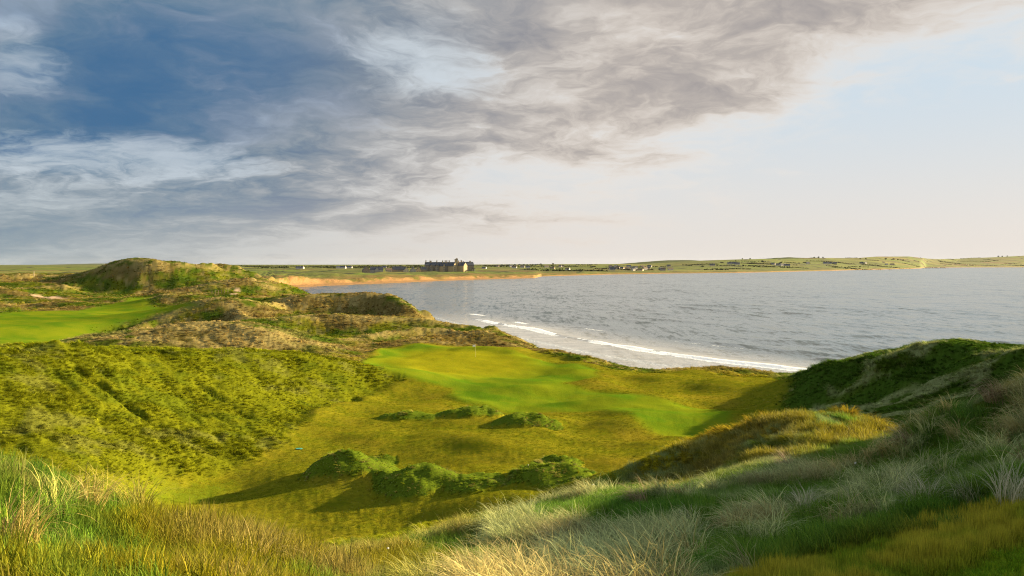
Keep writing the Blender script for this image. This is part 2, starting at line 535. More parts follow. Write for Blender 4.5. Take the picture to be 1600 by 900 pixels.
crest([(1250,622,98),(1330,592,96),(1400,580,91),(1440,577,88)], 0.5, 0.6)
crest([(1140,685,43),(1190,662,41),(1215,650,40),(1260,646,39.5),(1300,644,39),(1340,656,38.5),(1400,684,38)], 0.42, 0.3, 0.8)
crest([(1140,685,43),(1080,701,47),(1010,719,51),(950,736,55),(915,749,58)], 0.55, 0.3, 0.5)
crest([(1640,606,22.5),(1600,616,23),(1560,630,23.5),(1530,648,24),(1480,674,24.5),(1440,702,25),(1400,716,26)], 0.7, 0.3, 0.5)

# ---- surface zones, outlines in world coordinates
green_poly = poly_px([(560,562),(590,550),(650,541),(745,543),(800,550),(860,562),(925,577),(930,590),(890,601),(960,612),(1010,624),(1100,642),(1143,660),(1082,694),(1040,674),(990,654),(930,640),(850,637),(790,640),(715,632),(695,620),(705,609),(640,596),(585,580)], 80)
putting_poly = poly_px([(605,566),(640,552),(700,547),(780,551),(830,562),(835,578),(780,588),(700,588),(640,580)], 100)
floor_poly = poly_px([(632,596),(560,622),(490,648),(440,690),(345,727),(250,730),(140,738),(120,760),(190,800),(300,838),(430,850),(560,838),(660,815),(760,800),(840,785),(900,758),(960,735),(1075,700),(1145,668),(1190,668),(1215,630),(1228,595),(1200,588),(1100,582),(1010,583),(950,578),(900,560),(830,548),(745,540),(650,538),(590,546),(560,556),(585,576)], 38)
left_poly = poly_px([(-200,482),(0,489),(100,486),(180,474),(205,464),(240,463),(232,474),(245,478),(305,478),(255,490),(200,505),(150,520),(95,543),(0,546),(-200,556)], 130)
tee_poly = [(3.2,8.6),(5.6,10.4),(7.0,11.2),(9.5,11.6),(13,11.4),(14,5),(6,4),(3.5,6)]
fringe_poly = [(2.2,9.2),(3.4,11.4),(6.2,13.0),(9.0,13.2),(12,13.0),(16,12.6),(17,4),(4,3),(2.0,7)]
hollow_poly = poly_px([(150,752),(250,742),(330,748),(345,762),(310,782),(240,792),(185,790),(150,775)], 40)
bump = np.maximum(inside(green_poly, wx, wy, 1.1), 0.6 * inside(hollow_poly, wx, wy, 2.2))
putt = inside(putting_poly, XG, YG, 5.0)
floor_m = inside(floor_poly, wx, wy, 1.3)
left_m = inside(left_poly, wx, wy, 3.0)
tee_m = inside(tee_poly, XG + 0.3 * fbm(XG, YG, 2, 3), YG + 0.3 * fbm(XG, YG, 2, 4), 0.35)
fringe_m = inside(fringe_poly, XG + 0.8 * fbm(XG, YG, 2, 3), YG + 0.8 * fbm(XG, YG, 2, 4), 0.5)
smoothm = np.maximum.reduce([bump, floor_m, left_m, tee_m])

# ---- gentle roll of the mown valley
ZG = ZG + floor_m * (1 - putt) * (1.6 * fbm(XG / 13, YG / 10, 2, 21) + 0.16 * fbm(XG / 4, YG / 3.4, 2, 22)) + bump * (0.55 * fbm(XG / 11, YG / 8, 2, 24) + 0.12 * fbm(XG / 3.5, YG / 3, 2, 25)) + left_m * 1.2 * fbm(XG / 30, YG / 22, 2, 23)

# ---- shaggy mounds standing on the valley floor
mounds = []      # x, y, half width, half depth, height, turn, roundness
def mound(px, pyb, wpx, h, depth, turn=0.0, p=2.2):
    x, y, z = hit(px, pyb, 40)
    mounds.append((x, y + depth * 0.8, wpx / F * y / 2 * 1.08, depth * 1.15, h, turn, p))
mound(545, 741, 150, 1.7, 3.4, 0.25)
mound(505, 742, 70, 0.5, 2.0)
mound(585, 728, 60, 0.5, 2.0)
mound(640, 775, 140, 1.75, 3.2, -0.1)
mound(742, 768, 100, 0.6, 2.4, -0.15)
mound(862, 762, 150, 1.7, 3.4, 0.2)
mound(868, 742, 84, 1.3, 2.0)
mound(735, 651, 105, 1.55, 2.6)
mound(640, 656, 105, 0.85, 2.0)
mound(822, 667, 112, 1.15, 2.3, -0.1)
mound_m = np.zeros_like(ZG)
for (mx, my, hw, hd, h, tr, p) in mounds:
    c, q = math.cos(tr), math.sin(tr)
    ex = XG + 0.9 * fbm(XG / 2.2, YG / 2.2, 3, 31) - mx; ey = YG + 0.9 * fbm(XG / 2.2 + 9, YG / 2.2, 3, 32) - my
    lx, ly = (ex * c + ey * q) / hw, (-ex * q + ey * c) / hd
    rr = np.sqrt(lx * lx + ly * ly)
    pr = np.clip(1 - rr ** p, 0, 1)
    k = pr ** 1.05
    ZG = ZG + 0.70 * h * k * (1 + 0.5 * fbm(XG / 1.7, YG / 1.7, 3, 33))
    mound_m = np.maximum(mound_m, smooth01(pr * (1 + 0.6 * fbm(XG / 0.9, YG / 0.9, 2, 34)), 0.03, 0.18))
# ---- rough ground: tussocky relief everywhere that is not mown
wild = np.clip(1 - smoothm, 0, 1)
wild = np.maximum(wild, mound_m)
near = smooth01(RG, 14, 40)
# wind-combed hummocks: stretched along the slope
ca, sa = math.cos(R(-38)), math.sin(R(-38))
U1, V1 = XG * ca + YG * sa, -XG * sa + YG * ca
rid = 1 - 2 * np.abs(fbm(U1 / 4.6 + 0.4 * fbm(XG / 6, YG / 6, 2, 41), V1 / 1.25, 2, 42))
hum = 0.28 * (rid - 0.6) + 0.16 * fbm(XG / 2.4, YG / 2.4, 3, 43) + 0.45 * fbm(XG / 8, YG / 7, 2, 44) + 1.5 * smooth01(RG, 150, 330) * fbm(XG / 16, YG / 14, 3, 45)
dry_land = smooth01(ZG, 2.0, 5.0)
ZG = ZG + wild * near * dry_land * hum * np.where(mound_m > 0, 0.8, 1.0)
ZG = ZG + wild * (1 - near) * (0.30 * fbm(XG / 3.2, YG / 3.2, 2, 46) + 0.05 * fbm(XG / 0.9, YG / 0.9, 2, 47))
# ---- two old ruts cut in the left slope
def rut(pts, depth, width):
    global ZG
    W = poly_px(pts, 40, 130)
    d = np.full(XG.shape, 1e9); side = np.zeros(XG.shape)
    xx, yy = XG + 0.5 * fbm(XG / 2, YG / 2, 2, 51), YG + 0.5 * fbm(XG / 2, YG / 2, 2, 52)
    for (x0, y0), (x1, y1) in zip(W, W[1:]):
        t = np.clip(((xx - x0) * (x1 - x0) + (yy - y0) * (y1 - y0)) / ((x1 - x0) ** 2 + (y1 - y0) ** 2), 0, 1)
        dd = np.hypot(xx - x0 - t * (x1 - x0), yy - y0 - t * (y1 - y0))
        d = np.minimum(d, dd)
    ZG = ZG - depth * np.exp(-(d / width) ** 2) * (0.6 + 0.8 * (fbm(XG / 3, YG / 3, 2, 53) + 0.5))
rut([(118,572),(150,594),(190,622),(250,664)], 0.9, 0.55)
rut([(270,672),(330,706)], 0.5, 0.5)
rut([(310,600),(350,625)], 0.3, 0.45)
rut([(360,632),(385,650)], 0.4, 0.5)

# dryness / sand fields
dryf = fbm(XG / 7, YG / 7, 4, 61)
sand = smooth01(4.2 + 3.0 * fbm(XG / 10, YG / 10, 3, 62) - ZG, 0.0, 1.2) * smooth01(RG, 110, 150)
path_poly = poly_px([(45,459),(62,461),(105,467),(78,468),(52,462)], 250)
sand = np.maximum(sand, inside(path_poly, wx, wy, 1.5))
for (px, py, rw) in ((371,455,1.5),(366,459,1.3)):
    bx_, by_, bz_ = hit(px, py, 250)
    sand = np.maximum(sand, smooth01(1.3 - np.hypot((XG - bx_) / rw, (YG - by_) / (rw * 1.6)) + 0.5 * fbm(XG / 4, YG / 4, 2, 63), 0, 0.5))


# ------------------------------------------------------------------ materials
def new_mat(name):
    m = bpy.data.materials.new(name)
    m.use_nodes = True
    m.node_tree.nodes.clear()
    return m, NT(m.node_tree)


def finish(N, bsdf, disp=None):
    o = N.new('ShaderNodeOutputMaterial')
    N.l.new(bsdf, o.inputs[0])
    if disp is not None:
        N.l.new(disp, o.inputs[2])


def principled(N, col, rough=0.8, normal=None, spec=0.3, **kw):
    b = N.new('ShaderNodeBsdfPrincipled')
    N.put(b.inputs['Base Color'], col)
    N.put(b.inputs['Roughness'], rough)
    b.inputs['Specular IOR Level'].default_value = spec
    if normal is not None:
        N.put(b.inputs['Normal'], normal)
    for k, v in kw.items():
        N.put(b.inputs[k], v)
    return b.outputs[0]


def bumpn(N, h, strength, dist):
    b = N.new('ShaderNodeBump')
    b.inputs['Strength'].default_value = strength
    b.inputs['Distance'].default_value = dist
    N.put(b.inputs['Height'], h)
    return b.outputs[0]


def plain(name, col, rough=0.8, var=0.25, scale=1.0, spec=0.3):
    m, N = new_mat(name)
    pos = N.new('ShaderNodeNewGeometry').outputs['Position']
    n = N.noise(pos, scale, 4, 0.6)
    c = N.mix(n, tuple(x * (1 - var) for x in col), tuple(min(1, x * (1 + var)) for x in col))
    finish(N, principled(N, c, rough, spec=spec))
    return m


def ground_material():
    m, N = new_mat('dune_turf')
    pos = N.new('ShaderNodeNewGeometry').outputs['Position']
    x, y, z = N.sep(pos)
    n1 = N.noise(pos, 0.12, 5, 0.55)
    n2 = N.noise(pos, 0.9, 5, 0.6)
    n3 = N.noise(pos, 7.0, 4, 0.65)
    st = N.noise(N.comb(N.m('MULTIPLY', x, 1.0), N.m('MULTIPLY', y, 3.0), z), 2.2, 4, 0.65)
    fair = N.mix(N.ss(n1, 0.38, 0.62), (0.058, 0.128, 0.006), (0.120, 0.160, 0.007))
    fair = N.mix(N.m('MULTIPLY', N.ss(n3, 0.35, 0.75), 0.30), fair, (0.15, 0.19, 0.008))
    putt = N.mix(N.ss(n2, 0.3, 0.7), (0.165, 0.180, 0.007), (0.200, 0.195, 0.008))
    fesc = N.mix(N.ss(n2, 0.3, 0.7), (0.098, 0.116, 0.005), (0.165, 0.156, 0.008))
    fesc = N.mix(N.m('MULTIPLY', N.ss(st, 0.45, 0.7), 0.55), fesc, (0.075, 0.080, 0.008))
    fesc = N.mix(N.m('MULTIPLY', N.ss(n1, 0.5, 0.68), 0.5), fesc, (0.190, 0.145, 0.014))
    band = N.ss(N.m('SINE', N.m('ADD', N.m('MULTIPLY', x, 0.50), N.m('ADD', N.m('MULTIPLY', y, 0.75), N.m('MULTIPLY', n1, 6.0)))), -0.35, 0.35)
    fair = N.mix(N.m('MULTIPLY', band, 0.22), fair, (0.150, 0.175, 0.010))
    fesc = N.mix(N.m('MULTIPLY', band, 0.16), fesc, (0.180, 0.150, 0.014))
    wild = N.attr('plants', 'Color')
    wild = N.mix(N.ss(n3, 0.35, 0.7), wild, N.mix(0.5, wild, (0.030, 0.045, 0.004)))
    sand = N.mix(n3, (0.30, 0.215, 0.135), (0.40, 0.30, 0.20))
    c = N.mix(N.attr('fescue'), wild, fesc)
    c = N.mix(N.attr('fairway'), c, fair)
    c = N.mix(N.attr('putting'), c, putt)
    c = N.mix(N.attr('sand'), c, sand)
    h = N.m('ADD', N.m('MULTIPLY', n3, 0.6), st)
    nor = bumpn(N, h, 0.55, 0.12)
    finish(N, principled(N, c, 1.0, nor, 0.0))
    return m


def grass_material(name, transl=0.35, gloss=0.12):
    m, N = new_mat(name)
    tint = N.attr('tint', 'Color', 'INSTANCER')
    bv = N.attr('bv', 'Fac')
    hue = N.new('ShaderNodeHueSaturation')
    N.put(hue.inputs['Color'], tint)
    N.put(hue.inputs['Value'], N.lin(bv, 0, 1, 0.62, 1.38))
    N.put(hue.inputs['Hue'], N.lin(bv, 0, 1, 0.52, 0.485))
    dif = principled(N, hue.outputs[0], 0.62, spec=gloss)
    tr = N.new('ShaderNodeBsdfTranslucent')
    N.put(tr.inputs[0], hue.outputs[0])
    mx = N.new('ShaderNodeMixShader')
    mx.inputs[0].default_value = transl
    N.l.new(dif, mx.inputs[1]); N.l.new(tr.outputs[0], mx.inputs[2])
    finish(N, mx.outputs[0])
    return m


# ------------------------------------------------------------------ ground sheet
na, nr = XG.shape
idx = np.arange(na * nr).reshape(na, nr)
fq = np.stack([idx[:-1, :-1], idx[1:, :-1], idx[1:, 1:], idx[:-1, 1:]], -1).reshape(-1, 4)
ground = mesh_np('ground', np.stack([XG, YG, ZG], -1).reshape(-1, 3), fq, ground_material(), smooth=True)
tag(ground, kind='structure')
set_attr(ground, 'fescue', np.clip(floor_m * (1 - mound_m) + fringe_m * 0.8, 0, 1))
set_attr(ground, 'fairway', np.clip(np.maximum.reduce([bump, left_m, tee_m]) * (1 - mound_m), 0, 1))
set_attr(ground, 'putting', putt)
set_attr(ground, 'sand', np.clip(sand, 0, 1))

# ------------------------------------------------------------------ sea
brk = np.array([(-70,560),(-45,470),(-22,415),(0,357),(22,304),(41,259),(56,234),(73,210),(100,192),(150,172),(240,150),(400,120)], float)
shore = np.array([(-232,815),(-150,640),(-80,500),(-40,405),(-12,330),(6,285),(22,248),(36,222),(52,206),(75,190),(110,174),(160,158),(260,132),(420,100)], float)


def sdist(L, X, Y):
    """distance to an open line, positive on its seaward (right hand) side; also the along-line parameter"""
    best = np.full(X.shape, 1e9); sg = np.zeros(X.shape); al = np.zeros(X.shape); acc = 0.0
    for (x0, y0), (x1, y1) in zip(L, L[1:]):
        ln = math.hypot(x1 - x0, y1 - y0)
        t = np.clip(((X - x0) * (x1 - x0) + (Y - y0) * (y1 - y0)) / ln ** 2, 0, 1)
        d = np.hypot(X - x0 - t * (x1 - x0), Y - y0 - t * (y1 - y0))
        c = (x1 - x0) * (Y - y0) - (y1 - y0) * (X - x0)
        k = d < best
        best = np.where(k, d, best); sg = np.where(k, np.sign(c), sg); al = np.where(k, acc + t * ln, al)
        acc += ln
    return best * sg, al


saz = np.linspace(R(-42), R(62), 720)
srr = np.concatenate([np.exp(np.arange(math.log(140), math.log(700), 0.0046)), np.exp(np.arange(math.log(700), math.log(15000), 0.028))])
SA, SR = np.meshgrid(saz, srr, indexing='ij')
SX, SY = np.sin(SA) * SR, np.cos(SA) * SR
sea_d, sea_a = sdist(brk, SX + 5 * fbm(SX / 30, SY / 30, 2, 71), SY + 5 * fbm(SX / 30 + 7, SY / 30, 2, 72))
sho_d, _ = sdist(shore, SX, SY)
fade = np.exp(-SR / 900.0)
SZ = np.zeros_like(SX)
for k_, (wl, amp, off) in enumerate(((46, 0.42, 0), (31, 0.30, 40), (19, 0.16, 90))):
    ph = sea_d / wl + 2.4 * fbm(SX / 120 + off, SY / 120, 2, 80 + k_)
    crest = (0.5 + 0.5 * np.cos(2 * math.pi * ph)) ** 3
    SZ += 1.5 * amp * crest * np.clip(0.35 + 2.2 * fbm(SX / 70 + off, SY / 45, 3, 90 + k_), 0, 1.4) * smooth01(sea_d, 3, 40) * fade
live = smooth01(sea_a, 120, 230)
bh = np.clip(0.9 + 0.9 * fbm(sea_a / 26, sea_a * 0, 3, 101), 0.25, 1.5) * live
SZ -= SR ** 2 / (2 * 6.371e6)
SZ += 0.45 * bh * np.exp(-np.where(sea_d > 0, sea_d / 5.0, -sea_d / 1.7) ** 2)
sea_n = fbm(SX / 3.0, SY / 3.0, 3, 102)
foam = smooth01(sea_d, -4.8, -1.2) * smooth01(sea_d, 1.6, 0.0) * smooth01(bh + 0.5 * sea_n, 0.45, 0.9)
b2 = sea_d - 26 - 5 * fbm(SX / 40, SY / 40, 2, 103)          # a second, broken line farther out
foam2 = np.exp(-(b2 / 2.2) ** 2) * smooth01(fbm(sea_a / 16, sea_d / 9, 3, 104), 0.05, 0.35) * live
SZ += 0.6 * np.exp(-(b2 / 3.0) ** 2) * smooth01(fbm(sea_a / 30, sea_a * 0, 2, 105), -0.05, 0.25) * live
b3 = sea_d - 12
foam3 = np.exp(-(b3 / 3.0) ** 2) * smooth01(sea_a, 60, 110) * smooth01(sea_a, 260, 190) * smooth01(fbm(sea_a / 25, sea_a * 0, 2, 106), -0.1, 0.15)
wash = smooth01(sea_d, 34, -3) * 0.33 * smooth01(sea_a, 60, 240)
lace = np.exp(-((sho_d - 3) / 3.0) ** 2) * 0.38
foam_all = np.clip(np.maximum.reduce([foam, foam2 * 0.45, foam3 * 0.6, lace]), 0, 1)


def sea_material():
    m, N = new_mat('sea_water')
    pos = N.new('ShaderNodeNewGeometry').outputs['Position']
    x, y, z = N.sep(pos)
    q = N.comb(N.m('MULTIPLY', x, 0.55), y, 0.0)
    patch = N.noise(N.comb(N.m('MULTIPLY', x, 0.4), y, 0.0), 0.012, 3, 0.5)
    wash = N.attr('wash')
    sl = N.noise(N.comb(N.m('MULTIPLY', x, 1.9), N.m('MULTIPLY', y, 0.6), 0.0), 0.014, 11, 1.0, 0.0, out=1)
    sl2 = N.noise(q, 0.5, 4, 0.6, 0.3, out=1)
    g = N.v('ADD', N.v('SUBTRACT', sl, (0.5, 0.5, 0.5)), N.v('SCALE', N.v('SUBTRACT', sl2, (0.5, 0.5, 0.5)), scale=0.35))
    sl3 = N.noise(N.comb(N.m('MULTIPLY', x, 0.42), N.m('MULTIPLY', y, 0.055), 0.0), 1.0, 5, 0.7, 0.3, out=1)
    g = N.v('ADD', g, N.v('SCALE', N.v('SUBTRACT', sl3, (0.5, 0.5, 0.5)), scale=0.62))
    amp = N.m('MULTIPLY', N.lin(patch, 0.3, 0.7, 0.8, 1.25), N.m('SUBTRACT', 1.05, N.m('MULTIPLY', wash, 1.2)))
    g = N.v('MULTIPLY', N.v('SCALE', g, scale=amp), (0.48, 0.82, 0.0))
    nor = N.v('NORMALIZE', N.v('ADD', N.new('ShaderNodeNewGeometry').outputs['Normal'], g))
    water = principled(N, (0.035, 0.060, 0.062), 0.16, nor, 0.5, IOR=1.333)
    fo = N.attr('foam')
    fn = N.noise(pos, 0.9, 5, 0.7, 0.5)
    fmask = N.ss(N.m('ADD', fo, N.m('MULTIPLY', N.m('SUBTRACT', fn, 0.5), 1.1)), 0.30, 0.62)
    fmask = N.m('MULTIPLY', fmask, N.ss(fo, 0.02, 0.2))
    ln = N.noise(N.comb(N.m('MULTIPLY', x, 0.35), y, 0.0), 0.22, 5, 0.65, 0.8)
    wmask = N.m('MULTIPLY', wash, N.lin(ln, 0.3, 0.7, 0.55, 1.15))
    tot = N.m('MAXIMUM', fmask, wmask, clamp=True)
    fb = bumpn(N, fn, 0.8, 0.5)
    foam_s = principled(N, N.mix(N.ss(fo, 0.1, 0.5), (0.62, 0.61, 0.60), (0.70, 0.76, 0.82)), 0.6, fb, 0.3)
    mx = N.new('ShaderNodeMixShader')
    N.put(mx.inputs[0], tot)
    N.l.new(water, mx.inputs[1]); N.l.new(foam_s, mx.inputs[2])
    finish(N, mx.outputs[0])
    return m


na, nr = SX.shape
idx = np.arange(na * nr).reshape(na, nr)
fq = np.stack([idx[:-1, :-1], idx[1:, :-1], idx[1:, 1:], idx[:-1, 1:]], -1).reshape(-1, 4)
sea = mesh_np('sea', np.stack([SX, SY, SZ], -1).reshape(-1, 3), fq, sea_material(), smooth=True)
tag(sea, kind='structure')
set_attr(sea, 'foam', foam_all)
set_attr(sea, 'wash', np.clip(wash, 0, 1))

# ------------------------------------------------------------------ land across the bay
sh_t = np.array([(-600,0),(300,0),(400,0),(425,457),(432,454.5),(450,451.5),(500,448),(560,445.3),(620,442.5),(680,439.6),(740,437.2),(800,435.6),(835,434.6),(846,431.6),(900,430),(960,428.4),(1050,427),(1150,426),(1200,425),(1300,422.6),(1400,420),(1438,418.8),(1446,417.4),(1600,416.6),(1900,416.2),(2600,416)], float)
sh_t[:, 1] = np.where(sh_t[:, 1] > 0, H * F / np.maximum(sh_t[:, 1] - HOR, 1), 600)
sk_t = np.array([(-600,416.5),(0,416.5),(150,416),(340,415.5),(450,415.5),(560,415),(650,414.8),(740,414.4),(830,413.2),(900,412.8),(1000,412.3),(1060,408.5),(1100,406.5),(1160,404.5),(1210,404),(1290,402.5),(1335,402.8),(1370,400.2),(1420,400),(1450,403.5),(1470,404.5),(1500,403.4),(1560,400.8),(1600,398.7),(1750,396),(2600,398)], float)
hd_t = np.array([(-600,3600),(700,3600),(900,3700),(1000,3800),(1100,4000),(1300,4700),(1440,6000),(1500,7200),(2600,8000)], float)
FPX = np.concatenate([np.linspace(-600, 250, 40, endpoint=False), np.linspace(250, 1640, 700, endpoint=False), np.linspace(1640, 2600, 40)])
T = np.concatenate([np.linspace(0, 0.08, 26, endpoint=False), np.linspace(0.08, 1.0, 60), np.array([1.05, 1.15, 1.4, 2.0, 4.0])])
Ds = np.interp(FPX, sh_t[:, 0], sh_t[:, 1]); Dh = np.interp(FPX, hd_t[:, 0], hd_t[:, 1])
Zs = H - (np.interp(FPX, sk_t[:, 0], sk_t[:, 1]) - HOR) / F * Dh
FD = Ds[:, None] - 12 + (Dh - Ds)[:, None] * T[None]
FXW = (FPX[:, None] - 800) / F * FD
inl = FD - Ds[:, None] + 0 * FXW
bw = np.interp(FPX, [-600, 430, 520, 640, 740, 838, 850, 2600], [10, 78, 70, 55, 48, 40, 8, 6])[:, None]      # beach width
ch = np.interp(FPX, [-600, 430, 560, 660, 740, 838, 850, 2600], [6, 8.5, 6.5, 6, 5.5, 4.0, 2.0, 3.0])[:, None]   # dune height behind it
ch = ch * (1 + 0.7 * fbm(FXW / 45, FD / 60, 3, 111))
FZ = -1.2 + 2.6 * smooth01(inl, -12, bw) + ch * smooth01(inl + 14 * fbm(FXW / 18, FD / 18, 3, 112), bw, bw + 34)
tt = np.clip((inl - bw) / (Dh - Ds)[:, None], 0, 4)
low_z = 1.4 + ch
FZ = FZ + np.clip(tt, 0, 1) ** 1.25 * (Zs[:, None] - low_z) + smooth01(tt, 0.05, 0.3) * 3.0 * fbm(FXW / 260, FD / 220, 3, 113) * smooth01(tt, 1.02, 0.6)
DROP = 1 / (2 * 6.371e6)                              # the earth curves away
FZ = np.maximum(FZ, np.where(tt > 1, 1.0, -99)) - FD ** 2 * DROP


def far_z(X, D):
    px = 800 + X / D * F
    i = np.interp(px, FPX, np.arange(len(FPX)))
    ds = np.interp(px, FPX, Ds); dh = np.interp(px, FPX, Dh)
    j = np.interp((D - ds + 12) / (dh - ds), T, np.arange(len(T)))
    return float(bil(FZ, np.array([i]), np.array([j]))[0])


def far_material():
    m, N = new_mat('far_fields')
    pos = N.new('ShaderNodeNewGeometry').outputs['Position']
    x, y, z = N.sep(pos)
    v = N.comb(N.m('MULTIPLY', x, 1 / 210.0), N.m('MULTIPLY', y, 1 / 120.0), 0.0)
    vo = N.new('ShaderNodeTexVoronoi', voronoi_dimensions='2D', feature='F1')
    N.put(vo.inputs['Vector'], v); vo.inputs['Scale'].default_value = 1.0
    ve = N.new('ShaderNodeTexVoronoi', voronoi_dimensions='2D', feature='DISTANCE_TO_EDGE')
    N.put(ve.inputs['Vector'], v); ve.inputs['Scale'].default_value = 1.0
    r = N.sep(vo.outputs['Color'])[0]
    c = N.ramp(r, [(0.0, (0.070, 0.085, 0.012)), (0.25, (0.105, 0.150, 0.015)), (0.5, (0.060, 0.075, 0.018)), (0.62, (0.165, 0.165, 0.030)), (0.8, (0.085, 0.125, 0.014)), (1.0, (0.120, 0.085, 0.030))])
    n = N.noise(pos, 0.02, 5, 0.6)
    c = N.mix(N.m('MULTIPLY', N.ss(n, 0.45, 0.7), 0.5), c, (0.070, 0.055, 0.022))
    c = N.mix(N.ss(ve.outputs['Distance'], 0.055, 0.02), c, (0.022, 0.026, 0.010))
    dune = N.mix(N.ss(N.noise(pos, 0.05, 4, 0.6), 0.4, 0.6), (0.085, 0.090, 0.014), (0.150, 0.105, 0.030))
    c = N.mix(N.attr('shoreland'), c, dune)
    sand = N.mix(N.noise(pos, 0.08, 3), (0.21, 0.118, 0.045), (0.29, 0.170, 0.070))
    c = N.mix(N.attr('sand'), c, sand)
    finish(N, principled(N, c, 0.9, bumpn(N, N.noise(pos, 0.15, 4, 0.6), 0.7, 2.0), 0.1))
    return m


na, nr = FXW.shape
idx = np.arange(na * nr).reshape(na, nr)
fq = np.stack([idx[:-1, :-1], idx[1:, :-1], idx[1:, 1:], idx[:-1, 1:]], -1).reshape(-1, 4)
far = mesh_np('far_shore', np.stack([FXW, FD, FZ], -1).reshape(-1, 3), fq, far_material(), smooth=True)
tag(far, kind='structure')
slope_n = fbm(FXW / 22, FD / 22, 3, 114)
set_attr(far, 'sand', np.clip(smooth01(bw + (16 + 46 * slope_n) * (FPX[:, None] < 845) - inl, -6, 6) , 0, 1) * (FPX[:, None] < 2000))
set_attr(far, 'shoreland', smooth01(inl, 300, 160) * (FPX[:, None] < 900) + smooth01(inl, 60, 20) * (FPX[:, None] >= 900))


def hill(name, px0, px1, D, prof, mat):
    """a long far hill with front and back slopes: prof maps 0..1 along it to its crest row in the photo"""
    V, Fc = [], []
    n = 60
    for i in range(n + 1):
        t = i / n
        px = px0 + (px1 - px0) * t
        zt = H - (np.interp(t, [p for p, _ in prof], [q for _, q in prof]) - HOR) / F * D
        zt += 6 * float(fbm(np.array([t * 9.0]), np.array([D / 500.0]), 3, 120)[0])
        x = (px - 800) / F
        for k, (dd, zz) in enumerate(((-1800, 0), (-700, 0.55), (-200, 0.92), (0, 1.0), (300, 0.9), (1800, 0))):
            V.append((x * (D + dd), D + dd, (max(0.0, zt) + 25) * zz - 25))
    for i in range(n):
        for k in range(5):
            a = i * 6 + k
            Fc.append([a, a + 6, a + 7, a + 1])
    o = mesh_np(name, V, Fc, mat, smooth=True)
    tag(o, kind='structure')
    return o


hill_mat = plain('far_hill_heath', (0.070, 0.085, 0.040), 0.95, 0.3, 0.004, 0.0)
hill('hills', -900, 330, 11500, [(0, 413), (0.55, 415), (0.73, 416), (0.80, 413.5), (0.86, 411.5), (0.93, 414), (1, 419)], hill_mat)
hill('hills', 940, 1180, 8200, [(0, 413.5), (0.3, 409), (0.45, 406.5), (0.62, 406.8), (0.8, 408), (1, 412)], hill_mat)
hill('hills', 1160, 1330, 6400, [(0, 406), (0.35, 402.3), (0.5, 402), (0.75, 403), (1, 406)], hill_mat)


# ------------------------------------------------------------------ grass
def clump(name, n, rad, length, width, lean, spread, seed, mat, segs=3, droop=0.5):
    """one tuft of bent tapering blades leaning along +x; unlinked source mesh"""
    q = np.random.RandomState(seed)
    V, Fq, bv = [], [], []
    for i in range(n):
        a = q.uniform(0, 2 * math.pi); r = rad * math.sqrt(q.uniform())
        p = np.array([r * math.cos(a), r * math.sin(a), -0.04 * length])
        ln = length * q.uniform(0.55, 1.15)
        hd = np.array([lean + spread * q.normal() * 0.6 + 0.5 * r / max(rad, 1e-3) * math.cos(a) * spread, spread * q.normal() * 0.6 + 0.5 * r / max(rad, 1e-3) * math.sin(a) * spread])
        tilt = np.hypot(*hd); hdir = hd / (tilt + 1e-6)
        side = np.array([-hdir[1], hdir[0], 0.0])
        tw = q.uniform(-0.9, 0.9)
        side = side * math.cos(tw) + np.array([hdir[0], hdir[1], 0]) * math.sin(tw)
        ang = 0.35 * tilt
        w = width * q.uniform(0.7, 1.3)
        b = q.uniform()
        base = len(V)
        for s in range(segs + 1):
            t = s / segs
            ww = w * (1 - t) ** 0.7
            if s < segs:
                V += [p - side * ww / 2, p + side * ww / 2]; bv += [b, b]
            else:
                V.append(p.copy()); bv.append(b)
            a2 = min(ang + (0.65 * tilt + droop * t) * t * 1.5, 2.3)
            st = ln / segs
            p = p + np.array([hdir[0] * math.sin(a2), hdir[1] * math.sin(a2), math.cos(a2)]) * st
        for s in range(segs - 1):
            k = base + 2 * s
            Fq.append([k, k + 1, k + 3, k + 2])
        k = base + 2 * (segs - 1)
        Fq.append([k, k + 1, k + 2])
    o = mesh_np(name, V, Fq, mat, link=False)
    set_attr(o, 'bv', bv)
    return o


